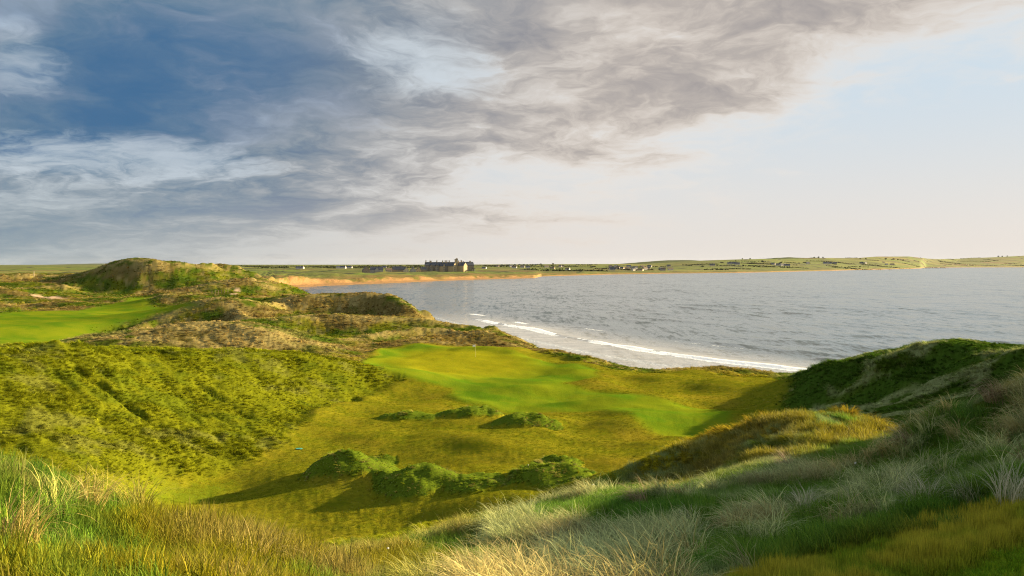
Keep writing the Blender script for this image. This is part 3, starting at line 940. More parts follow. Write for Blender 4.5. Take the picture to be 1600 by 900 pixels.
def scatter(name, label_kind, pts, rotz, tilt, scale, tint, protos):
    n = len(pts)
    o = mesh_np(name, pts, [], None)
    tag(o, kind='stuff')
    if label_kind: o['label'] = label_kind
    set_attr(o, 'rot', np.stack([tilt[:, 0], tilt[:, 1], rotz], 1), 'FLOAT_VECTOR')
    set_attr(o, 'size', scale, 'FLOAT_VECTOR')
    set_attr(o, 'tint', tint, 'FLOAT_COLOR')
    set_attr(o, 'pick', RS.randint(0, len(protos), n), 'INT')
    g = bpy.data.node_groups.new(name, 'GeometryNodeTree')
    g.interface.new_socket('Geometry', in_out='INPUT', socket_type='NodeSocketGeometry')
    g.interface.new_socket('Geometry', in_out='OUTPUT', socket_type='NodeSocketGeometry')
    gi, go = g.nodes.new('NodeGroupInput'), g.nodes.new('NodeGroupOutput')
    jn = g.nodes.new('GeometryNodeGeometryToInstance')
    for p in reversed(protos):
        oi = g.nodes.new('GeometryNodeObjectInfo')
        oi.inputs['Object'].default_value = p
        oi.inputs['As Instance'].default_value = True
        g.links.new(oi.outputs['Geometry'], jn.inputs[0])
    # plain join of the source tufts gives a list of instances to pick from
    jg = g.nodes.new('GeometryNodeJoinGeometry')
    g.nodes.remove(jn)
    for nd in [q for q in g.nodes if q.bl_idname == 'GeometryNodeObjectInfo']:
        g.links.new(nd.outputs['Geometry'], jg.inputs[0])
    iop = g.nodes.new('GeometryNodeInstanceOnPoints')
    iop.inputs['Pick Instance'].default_value = True

    def na_(nm, typ):
        a = g.nodes.new('GeometryNodeInputNamedAttribute')
        a.data_type = typ
        a.inputs['Name'].default_value = nm
        return a.outputs[0]
    g.links.new(gi.outputs[0], iop.inputs['Points'])
    g.links.new(jg.outputs[0], iop.inputs['Instance'])
    g.links.new(na_('pick', 'INT'), iop.inputs['Instance Index'])
    g.links.new(na_('rot', 'FLOAT_VECTOR'), iop.inputs['Rotation'])
    g.links.new(na_('size', 'FLOAT_VECTOR'), iop.inputs['Scale'])
    g.links.new(iop.outputs[0], go.inputs[0])
    md = o.modifiers.new('grass', 'NODES')
    md.node_group = g
    return o


grass_mat = grass_material('dune_grass_blade', 0.20, 0.0)
near_mat = grass_material('near_grass_blade', 0.36, 0.05)
tuss = [clump('tussock_source', 44, 0.42, 0.80, 0.042, 0.85, 0.45, 200 + i, grass_mat, 3, 0.8) for i in range(5)]
fesq = [clump('fescue_source', 18, 0.55, 0.95, 0.050, 0.25, 0.55, 220 + i, grass_mat, 2, 0.4) for i in range(3)]
turf = [clump('turf_source', 34, 0.16, 0.34, 0.013, 0.30, 0.55, 240 + i, near_mat, 3, 0.5) for i in range(5)]
marr = [clump('marram_source', 56, 0.14, 0.95, 0.016, 0.55, 0.60, 260 + i, near_mat, 5, 0.9) for i in range(5)]
mown = [clump('mown_source', 34, 0.13, 0.075, 0.006, 0.1, 0.5, 280 + i, near_mat, 2, 0.3) for i in range(3)]

C_G = np.array((0.090, 0.135, 0.010)); C_Y = np.array((0.285, 0.255, 0.010)); C_S = np.array((0.410, 0.330, 0.130))
C_B = np.array((0.190, 0.125, 0.050)); C_D = np.array((0.045, 0.105, 0.012)); C_M = np.array((0.310, 0.350, 0.150)); C_O = np.array((0.270, 0.190, 0.020))


def lerp(a, b, t):
    return a + (b - a) * t[:, None]


def bump1(v, c, w):
    return np.exp(-((v - c) / w) ** 2)


def slope_dir(X, Y, e=1.5):
    return -(gz(X + e, Y) - gz(X - e, Y)) / (2 * e), -(gz(X, Y + e) - gz(X, Y - e)) / (2 * e)


def wild_tint(X, Y):
    """grass colour by place: which plants grow where"""
    col = 800 + X / Y * F
    n = len(X)
    a = fbm(X / 6, Y / 6, 3, 301); b = fbm(X / 15, Y / 12, 3, 302); c = fbm(X / 2, Y / 2, 2, 303)
    t = np.repeat(C_G[None], n, 0)
    t = lerp(t, C_Y, smooth01(a + 0.5 * c, -0.25, 0.35))
    # left slope: yellow green with straw flecks
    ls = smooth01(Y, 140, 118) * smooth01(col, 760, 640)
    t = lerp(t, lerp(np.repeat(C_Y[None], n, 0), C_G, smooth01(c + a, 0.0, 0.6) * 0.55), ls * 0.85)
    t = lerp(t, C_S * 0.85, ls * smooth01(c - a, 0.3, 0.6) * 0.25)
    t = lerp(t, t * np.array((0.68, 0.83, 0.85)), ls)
    # dunes beyond: browner, straw on the pale ridge
    fd = smooth01(Y, 125, 160)
    t = lerp(t, C_B * 1.1, fd * smooth01(b + 0.4 * c, -0.18, 0.25) * 0.78)
    pale = smooth01(Y, 132, 142) * smooth01(Y, 178, 166) * smooth01(col, 560, 440)
    t = lerp(t, C_S * 0.85, pale * smooth01(a + c, -0.55, 0.1) * 0.9)
    t = lerp(t, C_S, fd * smooth01(c + 0.6 * a, 0.20, 0.45) * 0.7)
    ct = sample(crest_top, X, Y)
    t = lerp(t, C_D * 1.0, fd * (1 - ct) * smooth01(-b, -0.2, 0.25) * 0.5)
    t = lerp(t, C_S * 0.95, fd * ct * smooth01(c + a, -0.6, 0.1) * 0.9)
    # right hand dune: deep green with grey marram on top
    rd = smooth01(col, 1180, 1260) * smooth01(Y, 52, 60)
    t = lerp(t, C_D, rd * 0.85)
    t = lerp(t, C_M, rd * smooth01(a + c, 0.12, 0.4) * 0.8)
    # bright knoll
    kn = smooth01(Y, 29, 33) * smooth01(Y, 58, 50) * smooth01(col, 1000, 1150)
    t = lerp(t, C_O, kn * smooth01(c + a, -0.4, 0.2) * 0.8)
    return t * (0.8 + 0.4 * RS.rand(n)[:, None])


pl = np.tile(np.array((0.060, 0.080, 0.006)), (XG.size, 1))
fw = (YG > 25) & (np.abs(AG) < R(40))
pl[fw.ravel()] = wild_tint(XG[fw], YG[fw]) * 0.62
mq = np.clip(mound_m.ravel() * 2, 0, 1)
pl = lerp(pl, C_G * 0.9, mq)
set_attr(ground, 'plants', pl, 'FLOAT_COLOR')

# -- tussock grass on all wild ground from 30 m out: a low dark sward and the paler tufts that stand out of it
def tussocks(name, label, N1, size, zs, bright, spread, protos, thresh):
    az_ = RS.uniform(R(-37), R(38), N1); lr_ = RS.uniform(math.log(30), math.log(520), N1)
    X_, Y_ = np.sin(az_) * np.exp(lr_), np.cos(az_) * np.exp(lr_)
    keep = (RS.rand(N1) < sample(wild, X_, Y_)) & (sample(sand, X_, Y_) < 0.4 * RS.rand(N1) + 0.2)
    if thresh is not None:
        keep &= fbm(X_ / 1.3, Y_ / 1.3, 2, 315) + 0.5 * fbm(X_ / 5, Y_ / 5, 2, 316) > thresh + 0.2 * RS.normal(size=N1)
    Z_ = gz(X_, Y_)
    keep &= Z_ > 2.2
    X_, Y_, Z_ = X_[keep], Y_[keep], Z_[keep]
    n = len(X_)
    gx_, gy_ = slope_dir(X_, Y_)
    rr_ = np.hypot(X_, Y_)
    wd = np.stack([-0.35 + 2.2 * gx_ + 0.25 * fbm(X_ / 5, Y_ / 5, 2, 311), -0.25 + 2.2 * gy_ + 0.25 * fbm(X_ / 5 + 50, Y_ / 5, 2, 312)], 1)
    rz = np.arctan2(wd[:, 1], wd[:, 0]) + RS.normal(0, 0.35, n)
    mm = sample(mound_m, X_, Y_)
    sc = size * np.interp(rr_, [30, 60, 120, 300, 520], [0.40, 0.50, 0.66, 1.05, 1.5]) * RS.uniform(0.7, 1.3, n) * (0.85 + 0.8 * np.clip(fbm(X_ / 4, Y_ / 4, 2, 313), -0.3, 0.5))
    sc *= np.where(mm > 0.3, 0.75, 1.0)
    up = sample(crest_top, X_, Y_) * smooth01(rr_, 140, 100)
    sc = sc * (1 + 0.55 * up * RS.rand(n))
    tn = wild_tint(X_, Y_) * bright
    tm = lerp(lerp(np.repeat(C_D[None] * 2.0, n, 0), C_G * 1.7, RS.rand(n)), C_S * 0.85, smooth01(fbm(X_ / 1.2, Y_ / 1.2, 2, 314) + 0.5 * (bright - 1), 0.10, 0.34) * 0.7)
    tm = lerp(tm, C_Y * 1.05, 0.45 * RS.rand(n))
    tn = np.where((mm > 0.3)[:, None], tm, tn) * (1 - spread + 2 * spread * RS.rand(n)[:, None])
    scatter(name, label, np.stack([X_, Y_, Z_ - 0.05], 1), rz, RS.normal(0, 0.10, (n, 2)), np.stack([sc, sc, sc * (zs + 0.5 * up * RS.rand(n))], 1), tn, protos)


tuft = [clump('tuft_source', 40, 0.20, 1.0, 0.045, 1.0, 0.40, 230 + i, grass_mat, 4, 1.0) for i in range(5)]
tussocks('dune_grass', 'low dark sward between the dune tufts', 200000, 0.85, 0.58, 0.94, 0.30, tuss, None)
tussocks('tuft_grass', 'paler wind-combed tufts standing out of the dune sward', 110000, 1.05, 0.74, 1.12, 0.36, tuft, -0.10)

# -- short fescue of the valley floor
N2 = 170000
az_ = RS.uniform(R(-34), R(34), N2); lr_ = RS.uniform(math.log(42), math.log(155), N2)
X_, Y_ = np.sin(az_) * np.exp(lr_), np.cos(az_) * np.exp(lr_)
fm = sample(floor_m, X_, Y_) * (1 - sample(bump, X_, Y_)) * (1 - sample(mound_m, X_, Y_))
keep = RS.rand(N2) < fm
X_, Y_ = X_[keep], Y_[keep]
Z_ = gz(X_, Y_)
rr_ = np.hypot(X_, Y_)
sc = np.interp(rr_, [42, 150], [0.12, 0.22]) * RS.uniform(0.7, 1.3, len(X_))
a_ = fbm(X_ / 5, Y_ / 3.5, 3, 321)
tn = lerp(np.repeat(np.array((0.112, 0.130, 0.006))[None], len(X_), 0), np.array((0.200, 0.182, 0.010)), smooth01(a_, -0.2, 0.35))
tn = lerp(tn, np.array((0.085, 0.090, 0.008)), smooth01(fbm(X_ / 9, Y_ / 6, 3, 322), 0.0, 0.4) * 0.75)
tn *= (0.7 + 0.6 * RS.rand(len(X_))[:, None]) * (0.82 + 0.4 * smooth01(fbm(X_ / 0.8, Y_ / 2.6, 3, 323), -0.35, 0.4))[:, None]
scatter('fescue_grass', 'short golden fescue on the valley floor', np.stack([X_, Y_, Z_], 1), RS.uniform(0, 6.28, len(X_)), RS.normal(0, 0.1, (len(X_), 2)), np.stack([sc * 1.5, sc * 1.5, sc * 0.36], 1), tn, fesq)

# -- foreground turf, blade by blade
N3 = 66000
az_ = RS.uniform(R(-40), R(40), N3); r_ = RS.uniform(4.5, 42, N3)
X_, Y_ = np.sin(az_) * r_, np.cos(az_) * r_
keep = (RS.rand(N3) < sample(wild, X_, Y_)) & (sample(fringe_m, X_, Y_) < 0.25 + 0.5 * RS.rand(N3))
X_, Y_, r_ = X_[keep], Y_[keep], r_[keep]
Z_ = gz(X_, Y_)
col_ = 800 + X_ / Y_ * F
a_ = fbm(X_ / 1.6, Y_ / 1.6, 3, 331); b_ = fbm(X_ / 5, Y_ / 5, 2, 332)
nn = len(X_)
lft = smooth01(X_, 1.0, -2.5)
tn = lerp(np.repeat(C_D[None] * 2.1, nn, 0), C_G * 1.15, smooth01(a_, -0.2, 0.3) * (0.5 + 0.5 * lft))
tn = lerp(tn, C_Y * 0.7, lft * (0.15 + 0.7 * smooth01(a_ + b_, -0.35, 0.3)))
tn = lerp(tn, C_S * 0.7, lft * smooth01(fbm(X_ / 0.9, Y_ / 0.9, 2, 336), 0.15, 0.4) * 0.5)
tn = lerp(tn, C_S * 0.8, lft * smooth01(a_ - b_, 0.25, 0.55) * 0.4)
tn = lerp(tn, C_M * 0.9, (1 - lft) * smooth01(b_ - a_, 0.0, 0.45) * 0.7)
fr_ = sample(fringe_m, X_, Y_)
tn = lerp(tn, lerp(np.repeat(C_G[None], nn, 0), C_O * 0.8, smooth01(a_ + 0.1, -0.2, 0.3)), fr_ * 0.85)
kn = smooth01(Y_, 28, 33) * smooth01(col_, 950, 1100)
tn = lerp(tn, C_O, kn * 0.6 * smooth01(a_, -0.3, 0.2))
tn = tn * (0.6 + 0.8 * RS.rand(nn)[:, None])
sc = RS.uniform(0.7, 1.25, nn) * np.interp(r_, [5, 12, 40], [0.75, 0.9, 1.1]) * (1 + 0.9 * np.clip(a_, -0.3, 0.5)) * (1 - 0.45 * fr_)
gx_, gy_ = slope_dir(X_, Y_, 0.6)
rz = np.arctan2(0.3 * fbm(X_ / 2, Y_ / 2, 2, 334) - 0.15 + gy_, -0.45 + gx_ + 0.3 * fbm(X_ / 2, Y_ / 2, 2, 333)) + RS.normal(0, 0.7, nn)
scatter('rough_grass', 'green and straw rough grass of the foreground bank', np.stack([X_, Y_, Z_], 1), rz, RS.normal(0, 0.12, (nn, 2)), np.stack([sc, sc, sc], 1), tn, turf)

# -- long marram on the right bank and in patches on the left
N4 = 26000
az_ = RS.uniform(R(-40), R(40), N4); r_ = RS.uniform(9, 40, N4)
X_, Y_ = np.sin(az_) * r_, np.cos(az_) * r_
col_ = 800 + X_ / Y_ * F
dn = smooth01(fbm(X_ / 3.0, Y_ / 3.0, 2, 341) + 0.7 * fbm(X_ / 0.9, Y_ / 0.9, 2, 345), 0.10, 0.36) * np.where(X_ > -0.5, 1.0, 0.14)
keep = (RS.rand(N4) < dn * sample(wild, X_, Y_)) & (sample(fringe_m, X_, Y_) < 0.4) & (Y_ < 30)
X_, Y_, r_ = X_[keep], Y_[keep], r_[keep]
Z_ = gz(X_, Y_)
nn = len(X_)
tn = lerp(np.repeat(C_M[None] * 1.15, nn, 0), C_S * 1.1, smooth01(fbm(X_ / 3, Y_ / 3, 2, 342) + RS.normal(0, 0.15, nn), 0.05, 0.4) * 0.8)
tn = tn * (0.65 + 0.7 * RS.rand(nn)[:, None])
tn = lerp(tn, C_B * 1.1, smooth01(fbm(X_ / 2, Y_ / 2, 2, 343), 0.15, 0.4) * 0.5)
tn = np.where((X_ < -0.5)[:, None], lerp(tn, C_Y * 1.1, np.full(nn, 0.6)), tn)
sc = RS.uniform(0.6, 1.3, nn) * np.where(X_ < -0.5, 0.8, 1.0)
rz = np.pi + 0.5 + RS.normal(0, 0.6, nn) + 2.0 * fbm(X_ / 4, Y_ / 4, 2, 344)
scatter('marram_grass', 'long pale marram grass bending in the wind', np.stack([X_, Y_, Z_], 1), rz, RS.normal(0, 0.12, (nn, 2)), np.stack([sc, sc, sc * 0.85], 1), tn, marr)

# -- golden fringe and mown tee in the corner
N5 = 34000
X_, Y_ = RS.uniform(1.0, 16, N5), RS.uniform(4.5, 14, N5)
fr_, te_ = sample(fringe_m, X_, Y_), sample(tee_m, X_, Y_)
keep = RS.rand(N5) < np.maximum(fr_, te_)
X_, Y_, te_ = X_[keep], Y_[keep], te_[keep]
nn = len(X_)
a_ = fbm(X_ / 1.3, Y_ / 0.9, 3, 351)
tn = lerp(np.repeat(np.array((0.190, 0.270, 0.018))[None], nn, 0), np.array((0.400, 0.370, 0.035)), smooth01(a_, -0.25, 0.25))
tn = lerp(tn, lerp(np.repeat(np.array((0.110, 0.240, 0.010))[None], nn, 0), np.array((0.200, 0.290, 0.012)), RS.rand(nn)), te_)
tn = tn * (0.75 + 0.5 * RS.rand(nn)[:, None])
sc = RS.uniform(0.8, 1.25, nn)
zs_ = sc * (0.55 + 1.5 * (1 - te_) * (1 + 0.9 * np.clip(a_, -0.4, 0.5)))
scatter('mown_grass', 'golden fringe and close mown grass of the tee', np.stack([X_, Y_, gz(X_, Y_)], 1), RS.uniform(0, 6.28, nn), RS.normal(0, 0.08, (nn, 2)), np.stack([sc, sc, zs_], 1), tn, mown)

# ------------------------------------------------------------------ buildings
stone = plain('grey_brown_stone', (0.400, 0.310, 0.180), 0.9, 0.25, 0.6)
stone_d = plain('dark_grey_stone', (0.230, 0.190, 0.140), 0.9, 0.25, 0.6)
render_w = plain('white_render', (0.480, 0.455, 0.420), 0.85, 0.12, 0.3)
render_c = plain('cream_render', (0.520, 0.430, 0.300), 0.85, 0.12, 0.3)
render_g = plain('grey_render', (0.300, 0.290, 0.275), 0.85, 0.12, 0.3)
slate = plain('blue_slate', (0.050, 0.058, 0.075), 0.6, 0.3, 0.5)
slate_b = plain('brown_tile', (0.110, 0.075, 0.055), 0.7, 0.3, 0.5)
pane_m = plain('dark_window_glass', (0.020, 0.024, 0.030), 0.15, 0.2, 0.5, 0.5)
wood_m = plain('weathered_wood', (0.170, 0.130, 0.090), 0.85, 0.3, 3.0)


def empty(name, loc, rz=0.0):
    o = bpy.data.objects.new(name, None)
    COL.objects.link(o)
    o.location = loc
    o.rotation_euler = (0, 0, rz)
    o.empty_display_size = 0.5
    return o


def box(x0, x1, y0, y1, z0, z1):
    V = [(x0, y0, z0), (x1, y0, z0), (x1, y1, z0), (x0, y1, z0), (x0, y0, z1), (x1, y0, z1), (x1, y1, z1), (x0, y1, z1)]
    return V, [[0, 3, 2, 1], [4, 5, 6, 7], [0, 1, 5, 4], [1, 2, 6, 5], [2, 3, 7, 6], [3, 0, 4, 7]]


def part(name, parent, mat, *shapes):
    V, Fc = [], []
    for v, f in shapes:
        k = len(V); V += list(v); Fc += [[i + k for i in q] for q in f]
    return mesh_np(name, V, Fc, mat, parent)


def gable_x(x0, x1, y0, y1, z0, h, rh):
    """walls with gable ends at x0 and x1, ridge along x"""
    ym = (y0 + y1) / 2
    V = [(x0, y0, z0), (x1, y0, z0), (x1, y1, z0), (x0, y1, z0), (x0, y0, h), (x1, y0, h), (x1, y1, h), (x0, y1, h), (x0, ym, h + rh), (x1, ym, h + rh)]
    return V, [[0, 1, 5, 4], [2, 3, 7, 6], [1, 2, 6, 9, 5], [3, 0, 4, 8, 7], [0, 3, 2, 1], [4, 5, 9, 8], [7, 8, 9, 6]]


def roof_x(x0, x1, y0, y1, h, rh, ov=0.5, th=0.35):
    """two sloping slabs, ridge along x, standing proud of the walls"""
    ym = (y0 + y1) / 2
    k = rh / ((y1 - y0) / 2)
    a, b = x0 - ov, x1 + ov
    lo = h - ov * k + 0.05
    V = []
    for x in (a, b):
        V += [(x, y0 - ov, lo), (x, ym, h + rh + 0.05), (x, y1 + ov, lo), (x, y0 - ov, lo + th), (x, ym, h + rh + 0.05 + th), (x, y1 + ov, lo + th)]
    return V, [[0, 3, 4, 1], [1, 4, 5, 2], [6, 7, 10, 9], [7, 8, 11, 10], [3, 9, 10, 4], [4, 10, 11, 5], [0, 1, 7, 6], [1, 2, 8, 7], [0, 6, 9, 3], [2, 5, 11, 8]]


def swap(shape):
    v, f = shape
    return [(y, x, z) for x, y, z in v], [list(reversed(q)) for q in f]


def gable_y(x0, x1, y0, y1, z0, h, rh):
    return swap(gable_x(y0, y1, x0, x1, z0, h, rh))


def roof_y(x0, x1, y0, y1, h, rh, ov=0.5, th=0.35):
    return swap(roof_x(y0, y1, x0, x1, h, rh, ov, th))


def at_far(px, D, dz=-0.4):
    x = (px - 800) / F * D
    return (x, D, far_z(x, D) + dz)


def window(parent, x, y, z, w=1.3, h=1.9):
    fr = part('window', parent, render_w, box(x - w / 2 - 0.15, x + w / 2 + 0.15, y - 0.10, y + 0.05, z - h / 2 - 0.15, z + h / 2 + 0.15))
    part('pane', fr, pane_m, box(x - w / 2, x + w / 2, y - 0.14, y - 0.102, z - h / 2, z + h / 2))


# -- the big stone lodge
HD = (H - 6.0) * F / (426.5 - HOR)
hs = HD / F                                             # metres per photo pixel there
hx, hy = (703.5 - 800) / F * HD, HD
hotel = empty('stone_lodge', (hx, hy, 5.6), R(16))
tag(hotel, 'large dark stone lodge with many chimneys, gables and a tower above the far beach', 'hotel')
u = lambda px: (px - 703.5) * hs * 1.05
zz = lambda py: (426.5 - py) * hs * 1.22


def h_block(p0, p1, pe, pr, y0, y1, mat=stone_d):
    part('wing', hotel, mat, gable_x(u(p0), u(p1), y0, y1, -4, zz(pe), zz(pr) - zz(pe)))
    part('roof', hotel, slate, roof_x(u(p0), u(p1), y0, y1, zz(pe), zz(pr) - zz(pe)))


def turned(shape, cx, cy, a):
    v, f = shape
    c, q = math.cos(a), math.sin(a)
    return [(cx + (x - cx) * c - (y - cy) * q, cy + (x - cx) * q + (y - cy) * c, z) for x, y, z in v], f


def h_gable(p0, p1, pe, pr, y0, y1, mat=stone, turn=R(42)):
    xm, w = (u(p0) + u(p1)) / 2, (u(p1) - u(p0)) * (0.95 if turn else 1.0)
    x0, x1 = xm - w / 2, xm + w / 2
    ym = (y0 + y1) / 2
    gb = part('gable', hotel, mat, turned(gable_y(x0, x1, y0, y1, -4, zz(pe), zz(pr) - zz(pe)), xm, ym, turn))
    part('roof', hotel, slate, turned(roof_y(x0, x1, y0, y1, zz(pe), zz(pr) - zz(pe), 0.4), xm, ym, turn))
    for lv in range(3):
        for s_ in (-1, 1):
            X0, Z0, ww, hh = xm + s_ * w * 0.22, 3.0 + lv * 4.4, 1.7, 2.4
            fr = part('window', hotel, render_w, turned(box(X0 - ww / 2 - 0.15, X0 + ww / 2 + 0.15, y0 - 0.10, y0 + 0.05, Z0 - hh / 2 - 0.15, Z0 + hh / 2 + 0.15), xm, ym, turn))
            part('pane', fr, pane_m, turned(box(X0 - ww / 2, X0 + ww / 2, y0 - 0.14, y0 - 0.102, Z0 - hh / 2, Z0 + hh / 2), xm, ym, turn))


def h_chimney(p, pt, w=1.9, y=8.0, base=414.5):
    c_ = part('chimney', hotel, stone, box(u(p) - w / 2, u(p) + w / 2, y - 1.1, y + 1.1, zz(base) - 2, zz(pt) - 0.7))
    part('chimney_cap', c_, stone_d, box(u(p) - w / 2 - 0.25, u(p) + w / 2 + 0.25, y - 1.35, y + 1.35, zz(pt) - 0.7, zz(pt)))


h_block(667, 687, 416.5, 412.5, 0, 17)
h_block(687.3, 703, 417, 412.5, 2, 17)
h_block(703.3, 726, 416.5, 412.5, 1, 18)
h_block(726.3, 739.5, 416.5, 412.2, -1, 18)
h_gable(688.4, 693.6, 417.5, 414.5, -6, 6)
h_gable(702, 711, 417.5, 413.0, -9, 6)
h_gable(717, 727, 417.0, 412.8, -10, 6)
h_gable(672, 677, 418.5, 415.5, -3, 6, stone_d, 0.0)
h_gable(680, 685, 418.5, 415.5, -3, 6, stone_d, 0.0)
for p, pt in ((667.9, 410.2), (674, 410.4), (675.6, 410.6), (684.3, 410.2), (693, 410.3), (696.9, 410.2), (699.4, 410.2), (703, 410.2), (717.4, 410.3), (721.6, 410.0), (724.6, 411.2), (735, 410.6)):
    h_chimney(p, pt, 3.0 if p in (721.6, 735) else 1.9)
tw = part('tower', hotel, stone, box(u(711), u(715), 0, u(715) - u(711), -4, zz(409.4)))
part('parapet', tw, stone_d, box(u(711) - 0.4, u(715) + 0.4, -0.4, u(715) - u(711) + 0.4, zz(409.4), zz(408.6)))
part('turret', tw, stone, box(u(712.6), u(715), 2.2, u(715) - u(711), zz(408.6), zz(407.4)))
for i, p in enumerate((669, 678.8, 686, 696, 698.5, 701, 713, 730, 733, 736.5)):
    yy = {0: 0, 1: 0, 2: 0, 3: 2, 4: 2, 5: 2, 6: 0, 7: -1, 8: -1, 9: -1}[i]
    for lv in range(3):
        window(hotel, u(p), yy, 3.0 + lv * 4.2, 1.3, 2.1)
for p in (737.0, 740.0):
    part('pillar', hotel, render_w, box(u(p) - 0.6, u(p) + 0.6, -6.6, -5.4, -2, zz(421.2)))
part('porch_roof', hotel, slate, box(u(736.2), u(740.8), -7.2, -1.05, zz(421.2), zz(420.6)))


def house(name, px, D, w, d, h, rh, wall, rf, label, cat='house', group=None, rz=0.0, chim=(-0.4,), wins=0, dz=-0.4, front=False, ridge='x'):
    e = empty(name, at_far(px, D, dz), rz)
    tag(e, label, cat, group)
    g_, r_ = (gable_x, roof_x) if ridge == 'x' else (gable_y, roof_y)
    part('wall', e, wall, g_(-w / 2, w / 2, -d / 2, d / 2, -3, h, rh))
    rfo = part('roof', e, rf, r_(-w / 2, w / 2, -d / 2, d / 2, h, rh, 0.35, 0.25))
    for c in chim:
        if ridge == 'x':
            part('chimney', rfo, wall, box(c * w - 0.6, c * w + 0.6, -0.5, 0.5, h + rh * 0.5, h + rh + 1.4))
        else:
            part('chimney', rfo, wall, box(-0.5, 0.5, c * d - 0.6, c * d + 0.6, h + rh * 0.5, h + rh + 1.4))
    for k in range(wins):
        window(e, -w / 2 + (k + 0.5) * w / wins, -d / 2, h * 0.5, 1.1, 1.4)
    if front:
        fw = w * 0.28
        part('gable', e, wall, gable_y(-fw / 2, fw / 2, -d / 2 - 2.5, 0, -3, h, rh * 0.8))
        part('roof', e, rf, roof_y(-fw / 2, fw / 2, -d / 2 - 2.5, 0, h, rh * 0.8, 0.3, 0.25))
    return e


# -- cottages beside the lodge
D0 = HD * 0.93
m_ = D0 / F
house('cottage', 572, D0 * 0.97, 11.5 * m_, 12, 6.5, 6.5, stone_d, slate, 'dark slate cottage at the left end of the row beside the lodge', rz=R(18), chim=(0.35,), wins=3, ridge='y')
house('cottage', 588.5, D0, 19.5 * m_, 11, 5.5, 5.5, render_g, slate, 'long slate-roofed cottage with a pale front gable, second from the row\'s left end', rz=R(14), chim=(-0.45, 0.45), wins=5, front=True)
house('cottage', 607.5, D0 * 1.02, 9 * m_, 9, 4.0, 3.5, render_c, slate_b, 'small sunlit cream cottage between the two long slate roofs', rz=R(25), wins=2)
house('cottage', 622, D0 * 1.03, 18 * m_, 12, 5.0, 6.5, stone_d, slate, 'long dark slate-roofed cottage in the middle of the row', rz=R(14), chim=(0.4,), wins=5)
house('cottage', 634, D0 * 1.02, 7 * m_, 14, 5.5, 5.5, render_c, slate, 'cottage with a sunlit gable end, just right of the middle slate roof', rz=R(20), wins=2, ridge='y')
house('cottage', 645.5, D0 * 1.04, 9 * m_, 10, 5.2, 5.0, render_g, slate, 'pale grey gabled cottage nearest the sunlit gable, left of the lodge', rz=R(16), chim=(-0.4, 0.4), wins=2, ridge='y')
house('cottage', 653.5, D0 * 1.05, 8 * m_, 10, 5.4, 4.8, stone, slate_b, 'brown gabled cottage, second one left of the lodge', rz=R(16), chim=(-0.4, 0.4), wins=2, ridge='y')
house('cottage', 661.5, D0 * 1.06, 9 * m_, 10, 5.4, 4.8, stone_d, slate, 'dark gabled cottage touching the left end of the lodge', rz=R(16), chim=(-0.4, 0.4), wins=2)

# -- villages and farms round the bay
ORD = ['leftmost', 'second', 'third', 'fourth', 'fifth', 'sixth', 'seventh', 'eighth', 'ninth', 'tenth', 'eleventh', 'twelfth', 'thirteenth', 'fourteenth', 'fifteenth', 'sixteenth', 'seventeenth', 'eighteenth', 'nineteenth', 'twentieth', 'twenty-first', 'twenty-second', 'twenty-third', 'twenty-fourth', 'twenty-fifth', 'twenty-sixth', 'twenty-seventh', 'twenty-eighth', 'twenty-ninth', 'thirtieth']
WN = {'white_render': 'white', 'cream_render': 'cream', 'grey_render': 'grey'}
RN = {'blue_slate': 'dark slate', 'brown_tile': 'brown'}


def nth(i, n):
    return 'leftmost' if i == 0 else ('rightmost' if i == n - 1 else ORD[i] + ' from the left')


GV = 'houses of the village across the bay'
pxs = sorted(rnd.uniform(950, 1050) for i in range(26))
for i, px in enumerate(pxs):
    wm, rm = rnd.choice([render_w, render_c, render_g, render_g]), rnd.choice([slate, slate, slate_b])
    house('village_house', px, rnd.uniform(2350, 3000), rnd.uniform(10, 17), rnd.uniform(7, 9), rnd.uniform(3.5, 6), rnd.uniform(2.5, 4), wm, rm,
          f'{WN[wm.name]} house, {nth(i, 26)} in the village across the bay', group=GV, rz=rnd.uniform(-0.6, 0.9), chim=(0.4,))
GF = 'houses strung out behind the headland'
pxs = sorted(rnd.choice([rnd.uniform(815, 888), rnd.uniform(752, 830)]) for i in range(12))
for i, px in enumerate(pxs):
    wm, rm = rnd.choice([render_w, render_w, render_c]), rnd.choice([slate, slate_b])
    house('farmhouse', px, rnd.uniform(2400, 3000), rnd.uniform(10, 16), 8, rnd.uniform(3.5, 5.5), 3, wm, rm,
          f'small {WN[wm.name]} house on the low fields right of the lodge, {nth(i, 12)}', group=GF, rz=rnd.uniform(-0.5, 0.9), chim=(0.4,))
GL = 'white houses behind the far beach'
spots = sorted(((530, 2500), (536, 2450), (541, 2550), (546, 2480), (466, 2300), (471, 2350), (601, 2600)))
for i, (px, D) in enumerate(spots):
    house('farmhouse', px, D, rnd.uniform(12, 18), 9, 5, 3.5, render_w, slate, f'white house on the plain behind the far beach, {nth(i, 7)}', group=GL, rz=rnd.uniform(-0.3, 0.6), chim=(0.4,))
GR = 'farm buildings on the right hand hillside'
spots = sorted(((1140, 3300), (1146, 3350), (1152, 3280), (1113, 3100), (1216, 3300), (1221, 3280), (1226, 3320), (1230, 3290), (1208, 3400), (1290, 3800), (1297, 3780), (1304, 3850), (1262, 3700), (1346, 4200), (1352, 4250), (1385, 4300), (1394, 4350)))
for i, (px, D) in enumerate(spots):
    wm = rnd.choice([render_w, render_g, render_c])
    house('farm_building', px, D, rnd.uniform(14, 22), 10, 5, 4, wm, slate, f'{WN[wm.name]} farm building on the hillside right of the village, {nth(i, 17)}', group=GR, rz=rnd.uniform(-0.5, 0.7), chim=(0.4,))


